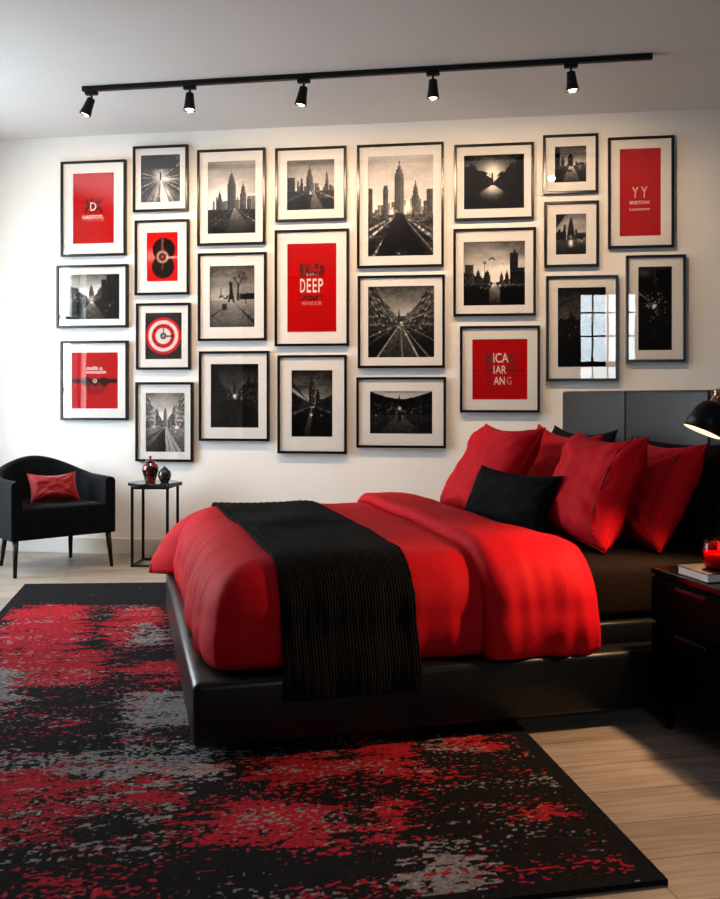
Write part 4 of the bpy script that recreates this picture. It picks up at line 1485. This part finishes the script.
# ================================================================ pillows
def pillow_mesh(w, h, t, seed, pinch=0.07, n=36, wr=1.0, sag=0.0):
    """cushion lying in its own xz plane (width x, height z from 0), thickness y"""
    bm = bmesh.new()
    grid = {}
    for side in (-1, 1):
        for a in range(n + 1):
            for b in range(n + 1):
                u_, v_ = -1 + 2 * a / n, -1 + 2 * b / n
                if side == 1 and (a in (0, n) or b in (0, n)):
                    grid[(side, a, b)] = grid[(-1, a, b)]
                    continue
                x = w / 2 * u_ * (1 - pinch * (1 - v_ * v_) * abs(u_))
                z = h / 2 * v_ * (1 - pinch * (1 - u_ * u_) * abs(v_))
                e = ((1 - u_ ** 4) * (1 - v_ ** 4))
                th_ = t / 2 * max(0, e) ** 0.62
                p = Vector((u_ * 1.6, v_ * 1.6, seed + side))
                wv = 0.020 * noise.noise(p) + 0.010 * noise.noise(p * 2.6)
                # creases fanning out of the corners
                cr = 0
                for cx in (-1, 1):
                    for cz in (-1, 1):
                        du, dv_ = u_ - cx, v_ - cz
                        r = math.hypot(du, dv_)
                        an = math.atan2(dv_, du)
                        cr += 0.013 * math.exp(-(r / 0.6) ** 2) * math.sin(an * 14 + seed) * min(1, r * 4)
                y = side * (th_ + (wv + cr) * wr * max(0, e) ** 0.5 * (t / 0.16))
                z2 = z + h / 2 + sag * (u_ * u_ - 1) * (0.5 + 0.5 * v_) * h
                grid[(side, a, b)] = bm.verts.new((x, y, z2))
    for side in (-1, 1):
        for a in range(n):
            for b in range(n):
                f = [grid[(side, a, b)], grid[(side, a + 1, b)], grid[(side, a + 1, b + 1)], grid[(side, a, b + 1)]]
                bm.faces.new(f if side == -1 else f[::-1])
    return bm


def outline(w, h, pinch, sag, inset, n=20):
    pts = []
    k = 1 - inset
    for (u0, v0, u1, v1) in ((-k, -k, k, -k), (k, -k, k, k), (k, k, -k, k), (-k, k, -k, -k)):
        for i in range(n):
            u_, v_ = u0 + (u1 - u0) * i / n, v0 + (v1 - v0) * i / n
            x = w / 2 * u_ * (1 - pinch * (1 - v_ * v_) * abs(u_))
            z = h / 2 * v_ * (1 - pinch * (1 - u_ * u_) * abs(v_)) + h / 2 + sag * (u_ * u_ - 1) * (0.5 + 0.5 * v_) * h
            pts.append((x, 0, z))
    return pts + [pts[0]]


def pillow(name, label, m, bl, br, up, w, h, t, seed, group=None, pinch=0.07, wr=1.0, sag=0.0, cat='pillow', frame=BM, piping=True, seam=False):
    """bl, br: bottom corners; up: direction of the pillow's height (all in the frame's axes)"""
    bl, br = Vector(bl), Vector(br)
    X = (br - bl).normalized()
    Zv = Vector(up)
    Zv = (Zv - X * Zv.dot(X)).normalized()
    Yv = Zv.cross(X)
    mm = Matrix((X, Yv, Zv)).transposed().to_4x4()
    mm.translation = (bl + br) / 2
    o = thing(name, label, cat, group=group)
    o.matrix_world = frame @ mm
    from_bm('cushion_cover', pillow_mesh(w, h, t, seed, pinch, wr=wr, sag=sag), m, o, True)
    if piping:
        bm = bmesh.new()
        bm_tube(bm, outline(w, h, pinch, sag, 0.0), 0.0035, 6, False)
        from_bm('piping', bm, m, o, True)
    if seam:
        u_ = 0.80
        pts = []
        for i in range(25):
            v_ = -0.93 + 1.86 * i / 24
            x = w / 2 * u_ * (1 - pinch * (1 - v_ * v_) * u_)
            z = h / 2 * v_ * (1 - pinch * (1 - u_ * u_) * abs(v_)) + h / 2 + sag * (u_ * u_ - 1) * (0.5 + 0.5 * v_) * h
            y = -t / 2 * ((1 - u_ ** 4) * (1 - v_ ** 4)) ** 0.62
            pts.append((x, y - 0.001, z))
        bm = bmesh.new()
        bm_tube(bm, pts, 0.003, 6)
        from_bm('flange_seam', bm, M_REDC, o, True)  # darker red stands in for the shade of the flange gap
    return o


G = 'cushions piled against the headboard'
# big square reds; viewed from the foot, x runs from far side to near side
pillow('throw_pillow', 'red square pillow at the far side of the bed, behind the black lumbar pillow', M_RED,
       (1.24, 1.485, 0.490), (1.275, 0.99, 0.490), (0.21, 0.14, 0.36), 0.56, 0.465, 0.17, 4.2, G, 0.08, sag=0.035)
pillow('throw_pillow', 'frontmost large red square pillow, just right of the black lumbar pillow', M_RED,
       (1.41, 0.80, 0.487), (1.40, 0.265, 0.487), (0.16, 0.25, 0.37), 0.53, 0.425, 0.18, 9.1, G, 0.07, sag=0.05, seam=True)
pillow('throw_pillow', 'red square pillow on the near side of the bed, closest to the nightstand', M_RED,
       (1.60, 0.72, 0.487), (1.59, 0.235, 0.487), (0.18, 0.22, 0.36), 0.49, 0.41, 0.16, 14.7, G, 0.07, sag=0.05, seam=True)
pillow('throw_pillow', 'red pillow mostly hidden, its tips showing above the front red pillows', M_RED,
       (1.58, 1.46, 0.515), (1.60, 0.92, 0.490), (0.15, 0.0, 0.40), 0.57, 0.395, 0.12, 23.0, G, 0.07, sag=0.07)
pillow('bed_pillow', 'black pillow leaning on the headboard behind the red pillows at the far side', M_BLACKC,
       (1.78, 1.64, 0.487), (1.78, 1.05, 0.487), (0.11, 0.0, 0.38), 0.60, 0.40, 0.12, 31.0, G, 0.06, sag=0.07)
pillow('bed_pillow', 'dark brown pillow leaning on the headboard beside the bedside lamp', M_SHEET,
       (1.83, 0.96, 0.487), (1.83, 0.31, 0.487), (0.09, 0.02, 0.37), 0.66, 0.37, 0.14, 37.0, G, 0.05, sag=0.03)
pillow('lumbar_pillow', 'small black rectangular lumbar pillow lying in front of the red pillows', M_BLACKC,
       (1.175, 1.03, 0.505), (1.285, 0.55, 0.500), (0.09, 0.02, 0.20), 0.52, 0.245, 0.12, 45.0, G, 0.07, sag=0.05)

# ================================================================ nightstand (bed frame axes)
NS = thing('nightstand', 'glossy black nightstand with two drawers on the near side of the bed', 'nightstand',
           bedpt(1.402, -0.512, 0), BROT)
NW, ND, NH = 0.50, 0.52, 0.490      # along y, along x, height
sharp(box('carcass', 0.012, ND, 0.005, NW - 0.005, 0.10, NH - 0.018, M_DARKW, NS, 0.002, 1), 40)
box('top', 0, ND + 0.004, 0, NW, NH - 0.018, NH, M_DARKTOP, NS, 0.002, 1)
for z0, z1 in ((0.330, 0.468), (0.112, 0.322)):
    d = box('drawer', -0.004, 0.0115, 0.010, NW - 0.010, z0, z1 - 0.004, M_DARKW, NS, 0.002, 1)
    bm = bmesh.new()
    zc = z1 - 0.014 if z0 > 0.3 else z1 - 0.008
    bm_box(bm, -0.020, -0.012, 0.19, 0.34, zc - 0.005, zc + 0.005, 0.001, 1)
    for yy in (0.20, 0.325):
        bm_box(bm, -0.012, -0.004, yy, yy + 0.006, zc - 0.003, zc + 0.003)
    from_bm('handle', bm, M_DARKTOP, d)
for lx in (0.04, ND - 0.04):
    for ly in (0.04, NW - 0.04):
        tube('leg', [(lx, ly, 0.10), (lx, ly, 0.0)], [0.018, 0.012], M_DARKW, NS, 12)

# book
bk = thing('book', 'dark covered hardback book lying on the nightstand under the red glass', 'book', bedpt(1.416, -0.280, NH), BROT)
box('page_block', 0.004, 0.200, 0.003, 0.146, 0.003, 0.024, M_PAGES, bk)
bm = bmesh.new()
bm_box(bm, 0, 0.206, 0, 0.150, 0.0, 0.003)
bm_box(bm, 0, 0.206, 0, 0.150, 0.024, 0.027)
bm_box(bm, 0.200, 0.206, 0, 0.150, 0.003, 0.024)
from_bm('cover', bm, M_COVER, bk)

# red glass candle holder
gp = bedpt(1.490, -0.228, NH + 0.027)
gl = thing('candle_glass', 'round red glass candle holder standing on the book', 'candle holder', gp)
lathe('glass_bowl', [(0.0, 0.0), (0.030, 0.0), (0.040, 0.012), (0.046, 0.032), (0.046, 0.052), (0.042, 0.075), (0.0385, 0.088),
                     (0.0365, 0.088), (0.040, 0.074), (0.0435, 0.052), (0.0435, 0.033), (0.038, 0.015), (0.028, 0.006), (0.0, 0.006)],
      M_REDGLASS, gl, 40)
lathe('candle', [(0.0, 0.007), (0.026, 0.007), (0.036, 0.016), (0.041, 0.032), (0.0425, 0.050), (0.0, 0.0485)], M_WAX, gl, 32)
tube('wick', [(0, 0, 0.048), (0.001, 0, 0.056)], 0.0009, M_INK, gl, 6)
lathe('flame', [(0.0, 0.055), (0.0035, 0.059), (0.0042, 0.064), (0.0025, 0.072), (0.0, 0.079)], M_FLAME, gl, 12)
cl = bpy.data.lights.new('candle_light', 'POINT')
cl.energy = CANDLE
cl.color = (1.0, 0.42, 0.16)
cl.shadow_soft_size = 0.006
co_ = bpy.data.objects.new('candle_light', cl)
COL.objects.link(co_)
co_.parent = gl
co_.location = (0, 0, 0.068)

# bedside lamp: base and arm to the right, shade over the near edge of the nightstand
SHADE_C = Vector((0.6099, 2.9212, 0.9130))          # centre of the shade's mouth
right = Vector((math.cos(R(8.5)), math.sin(R(8.5)), 0))
fwd = Vector((-math.sin(R(8.5)), math.cos(R(8.5)), 0))
axis = (right * -0.405 + fwd * -0.02 + Vector((0, 0, -0.91))).normalized()     # where the shade points
lb = bedpt(1.78, -0.36, NH)
lamp = thing('bedside_lamp', 'black dome bedside lamp with a copper neck, lit above the nightstand', 'lamp', lb)
lathe('base', [(0, 0), (0.075, 0), (0.078, 0.006), (0.074, 0.014), (0.012, 0.020), (0, 0.020)], M_METAL, lamp, 36)
topz = 1.03 - NH
sc_l = SHADE_C - lb
nk = sc_l - axis * 0.128
tube('arm', [(0, 0, 0.018), (0, 0, 0.25), (0, 0, topz - 0.06), tuple(Vector((0, 0, topz - 0.01)).lerp(nk, 0.12)),
             tuple(Vector((0, 0, topz)).lerp(nk, 0.55)), tuple(nk)], 0.006, M_METAL, lamp, 10)
q = Vector((0, 0, -1)).rotation_difference(axis)
sh = lathe('lamp_shade', [(0.012, 0.098), (0.020, 0.096), (0.034, 0.086), (0.046, 0.066), (0.054, 0.038), (0.0585, 0.0), (0.0570, 0.0),
                          (0.0525, 0.037), (0.0445, 0.064), (0.033, 0.083), (0.012, 0.0945)], M_METAL, lamp, 48)
sh.rotation_mode = 'QUATERNION'
sh.rotation_quaternion = q
sh.location = sc_l
lathe('shade_lining', [(0.0566, 0.0005), (0.0521, 0.037), (0.0441, 0.0637), (0.0326, 0.0825), (0.012, 0.0938), (0, 0.094)], M_SHADEIN, sh, 48)
lathe('neck', [(0, 0.094), (0.017, 0.094), (0.017, 0.100), (0.0125, 0.102), (0.0125, 0.124), (0.016, 0.126), (0.016, 0.134), (0.008, 0.140), (0, 0.140)], M_BRASS, sh, 24)
lathe('bulb', [(0, 0.025), (0.014, 0.028), (0.022, 0.040), (0.022, 0.052), (0.013, 0.070), (0.012, 0.092), (0, 0.092)], M_BULB, sh, 24)
ll = bpy.data.lights.new('lamp_light', 'SPOT')
ll.energy = BED_LAMP
ll.color = (1.0, 0.57, 0.29)
ll.spot_size = R(138)
ll.spot_blend = 0.5
ll.shadow_soft_size = 0.02
lo = bpy.data.objects.new('lamp_light', ll)
COL.objects.link(lo)
lo.parent = sh
lo.location = (0, 0, 0.018)
lo.rotation_mode = 'QUATERNION'
lo.rotation_quaternion = q.inverted() @ Vector((0, 0, -1)).rotation_difference((axis - fwd * 0.30).normalized())

# ================================================================ armchair
CH_ROT = math.atan2(0.77, 0.64) - PI / 2      # camera-frame facing (.64,-.77): chair's back direction is (-.64,.77)
ac = thing('armchair', 'black velvet tub armchair on dark tapered legs in the far left corner', 'armchair',
           (-2.477, 5.039, 0), R(8.5) + math.atan2(0.64, 0.77))


def chair_path(n=64):
    """plan of the U shell: from right arm front round the back to left arm front (x right, y back)"""
    w, d, r = 0.278, 0.50, 0.25
    pts = []
    for k in range(12):
        pts.append((w, (d - r) * k / 12))
    for k in range(n + 1):
        a = PI * k / n
        pts.append((w * math.copysign(abs(math.cos(a)) ** 0.8, math.cos(a)), d - r + r * abs(math.sin(a)) ** 0.8))
    for k in range(11, -1, -1):
        pts.append((-w, (d - r) * k / 12))
    return pts


pp = chair_path()
acc = [0]
for a_, b_ in zip(pp, pp[1:]):
    acc.append(acc[-1] + math.hypot(b_[0] - a_[0], b_[1] - a_[1]))
tot = acc[-1]
bm = bmesh.new()
rings = []
TH = 0.062
for k, (x, y) in enumerate(pp):
    a_ = Vector(pp[max(0, k - 1)])
    b_ = Vector(pp[min(len(pp) - 1, k + 1)])
    d = (b_ - a_).normalized()
    nrm = Vector((d.y, -d.x))
    s = abs(acc[k] / tot * 2 - 1)            # 0 at the back, 1 at the arm fronts
    ztop = 0.538 + 0.103 * (0.5 + 0.5 * math.cos(PI * min(1, s / 0.62))) + 0.008 * (1 - s)
    zbot = 0.205
    prof = [(1, zbot), (1, 0.34), (1, ztop - 0.022), (0.85, ztop - 0.007), (0.5, ztop), (0.15, ztop - 0.007), (0, ztop - 0.022), (0, 0.34), (0, zbot)]
    lean = 0.035 * (1 - s)
    rings.append([bm.verts.new((x + nrm.x * TH * (o_ - 0.5), y + nrm.y * TH * (o_ - 0.5) + lean * (z - 0.3), z)) for o_, z in prof])
for r1, r2 in zip(rings, rings[1:]):
    for k in range(len(r1)):
        k2 = (k + 1) % len(r1)
        bm.faces.new((r1[k], r2[k], r2[k2], r1[k2]))
bm.faces.new(rings[0])
bm.faces.new(rings[-1][::-1])
sharp(from_bm('shell', bm, M_VELVET, ac), 55)


def rounded_slab(name, z0, z1, inset, front, m, parent, bev):
    pts = [(x * (1 - inset / 0.278), y - (inset if y > 0.2 else 0)) for x, y in pp]
    pts = [(x, max(front, y)) for x, y in pts]
    bm = bmesh.new()
    b_ = [bm.verts.new((x, y, z0)) for x, y in pts]
    t_ = [bm.verts.new((x, y, z1)) for x, y in pts]
    n = len(pts)
    for k in range(n):
        bm.faces.new((b_[k], b_[(k + 1) % n], t_[(k + 1) % n], t_[k]))
    bm.faces.new(b_[::-1])
    bm.faces.new(t_)
    bmesh.ops.remove_doubles(bm, verts=bm.verts[:], dist=0.0005)
    es = [e_ for e_ in bm.edges if all(abs(v_.co.z - z1) < 1e-5 for v_ in e_.verts)]
    if bev:
        bmesh.ops.bevel(bm, geom=es, offset=bev, segments=4, profile=0.5, affect='EDGES')
    return sharp(from_bm(name, bm, m, parent), 50)


rounded_slab('seat_base', 0.205, 0.262, 0.030, -0.008, M_VELVET, ac, 0)
rounded_slab('seat_cushion', 0.264, 0.385, 0.034, -0.020, M_VELVET, ac, 0.022)
for (x, y, bx, by) in ((-0.278, 0.02, -0.288, 0.0), (0.272, 0.02, 0.286, 0.0), (-0.20, 0.41, -0.215, 0.445), (0.20, 0.41, 0.215, 0.445)):
    tube('leg', [(x, y, 0.206), (bx, by, 0.0)], [0.017, 0.010], M_DARKLEG, ac, 14)

fr_ = ac.matrix_basis.copy()
pillow('throw_pillow', 'small crimson rectangular pillow propped on the black armchair', M_REDC,
       (-0.12, 0.20, 0.392), (0.155, 0.17, 0.392), (0.0, 0.11, 0.20), 0.285, 0.185, 0.10, 52.0, None, 0.08, sag=0.08, frame=fr_)

# ================================================================ side table with jars
M_STONE = mat('black_stone_top', (0.020, 0.020, 0.022), 0.15, var=0.6, vscale=14, spec=0.5)
HC = Vector((-2.0620, 5.3742, 0))
st = thing('side_table', 'slim black metal side table with a hexagonal top between armchair and bed', 'side table', HC, R(14))
Rr = 0.163
bm = bmesh.new()
for (za, zb) in ((0.474, 0.496),):
    lo_ = [bm.verts.new((Rr * math.cos(PI / 3 * k), Rr * math.sin(PI / 3 * k), za)) for k in range(6)]
    hi_ = [bm.verts.new((Rr * math.cos(PI / 3 * k), Rr * math.sin(PI / 3 * k), zb)) for k in range(6)]
    for k in range(6):
        bm.faces.new((lo_[k], lo_[(k + 1) % 6], hi_[(k + 1) % 6], hi_[k]))
    bm.faces.new(lo_[::-1])
    bm.faces.new(hi_)
    bmesh.ops.bevel(bm, geom=[e_ for e_ in bm.edges], offset=0.002, segments=1, affect='EDGES')
from_bm('table_top', bm, M_STONE, st)
LEGS = []
for p in ((-2.160, 5.243), (-1.9454, 5.2704), (-2.176, 5.470), (-1.962, 5.497)):
    d = Matrix.Rotation(R(-14), 4, 'Z') @ (Vector((p[0], p[1], 0)) - HC)
    LEGS.append(d)
hexr = Rr * 0.94
for d in LEGS:
    r_ = math.hypot(d.x, d.y)
    k = min(1, Rr * 0.965 / r_)
    d.x *= k
    d.y *= k
    box('leg', d.x - 0.008, d.x + 0.008, d.y - 0.008, d.y + 0.008, 0.0, 0.478, M_METAL, st)
bm = bmesh.new()
for a_, b_ in ((0, 1), (1, 3), (3, 2), (2, 0)):
    bm_tube(bm, [(LEGS[a_].x, LEGS[a_].y, 0.008), (LEGS[b_].x, LEGS[b_].y, 0.008)], 0.008, 4)
from_bm('base_rail', bm, M_METAL, st)
bm = bmesh.new()
for a_, b_ in ((0, 1), (1, 3), (3, 2), (2, 0)):
    bm_tube(bm, [(LEGS[a_].x, LEGS[a_].y, 0.470), (LEGS[b_].x, LEGS[b_].y, 0.470)], 0.008, 4)
from_bm('apron_rail', bm, M_METAL, st)

j = thing('ginger_jar', 'red and black glazed lidded jar on the hexagonal side table', 'jar', (-2.088, 5.362, 0.496))
lathe('jar_body', [(0, 0), (0.028, 0), (0.031, 0.006), (0.040, 0.035), (0.049, 0.065), (0.050, 0.085), (0.043, 0.105), (0.028, 0.115), (0.026, 0.122), (0, 0.122)], M_VASE, j, 36)
lathe('jar_lid', [(0, 0.121), (0.029, 0.121), (0.030, 0.126), (0.022, 0.134), (0.010, 0.138), (0.007, 0.142), (0.010, 0.149), (0.007, 0.158), (0, 0.160)], M_VASE, j, 28)
j2 = thing('ginger_jar', 'small round black lidded pot beside the taller red jar', 'jar', (-1.998, 5.366, 0.496))
lathe('jar_body', [(0, 0), (0.022, 0), (0.026, 0.004), (0.038, 0.028), (0.041, 0.045), (0.036, 0.064), (0.024, 0.076), (0.020, 0.080), (0, 0.080)], M_VASE2, j2, 32)
lathe('jar_lid', [(0, 0.079), (0.021, 0.079), (0.021, 0.083), (0.010, 0.088), (0.006, 0.094), (0.004, 0.099), (0, 0.100)], M_VASE2, j2, 24)
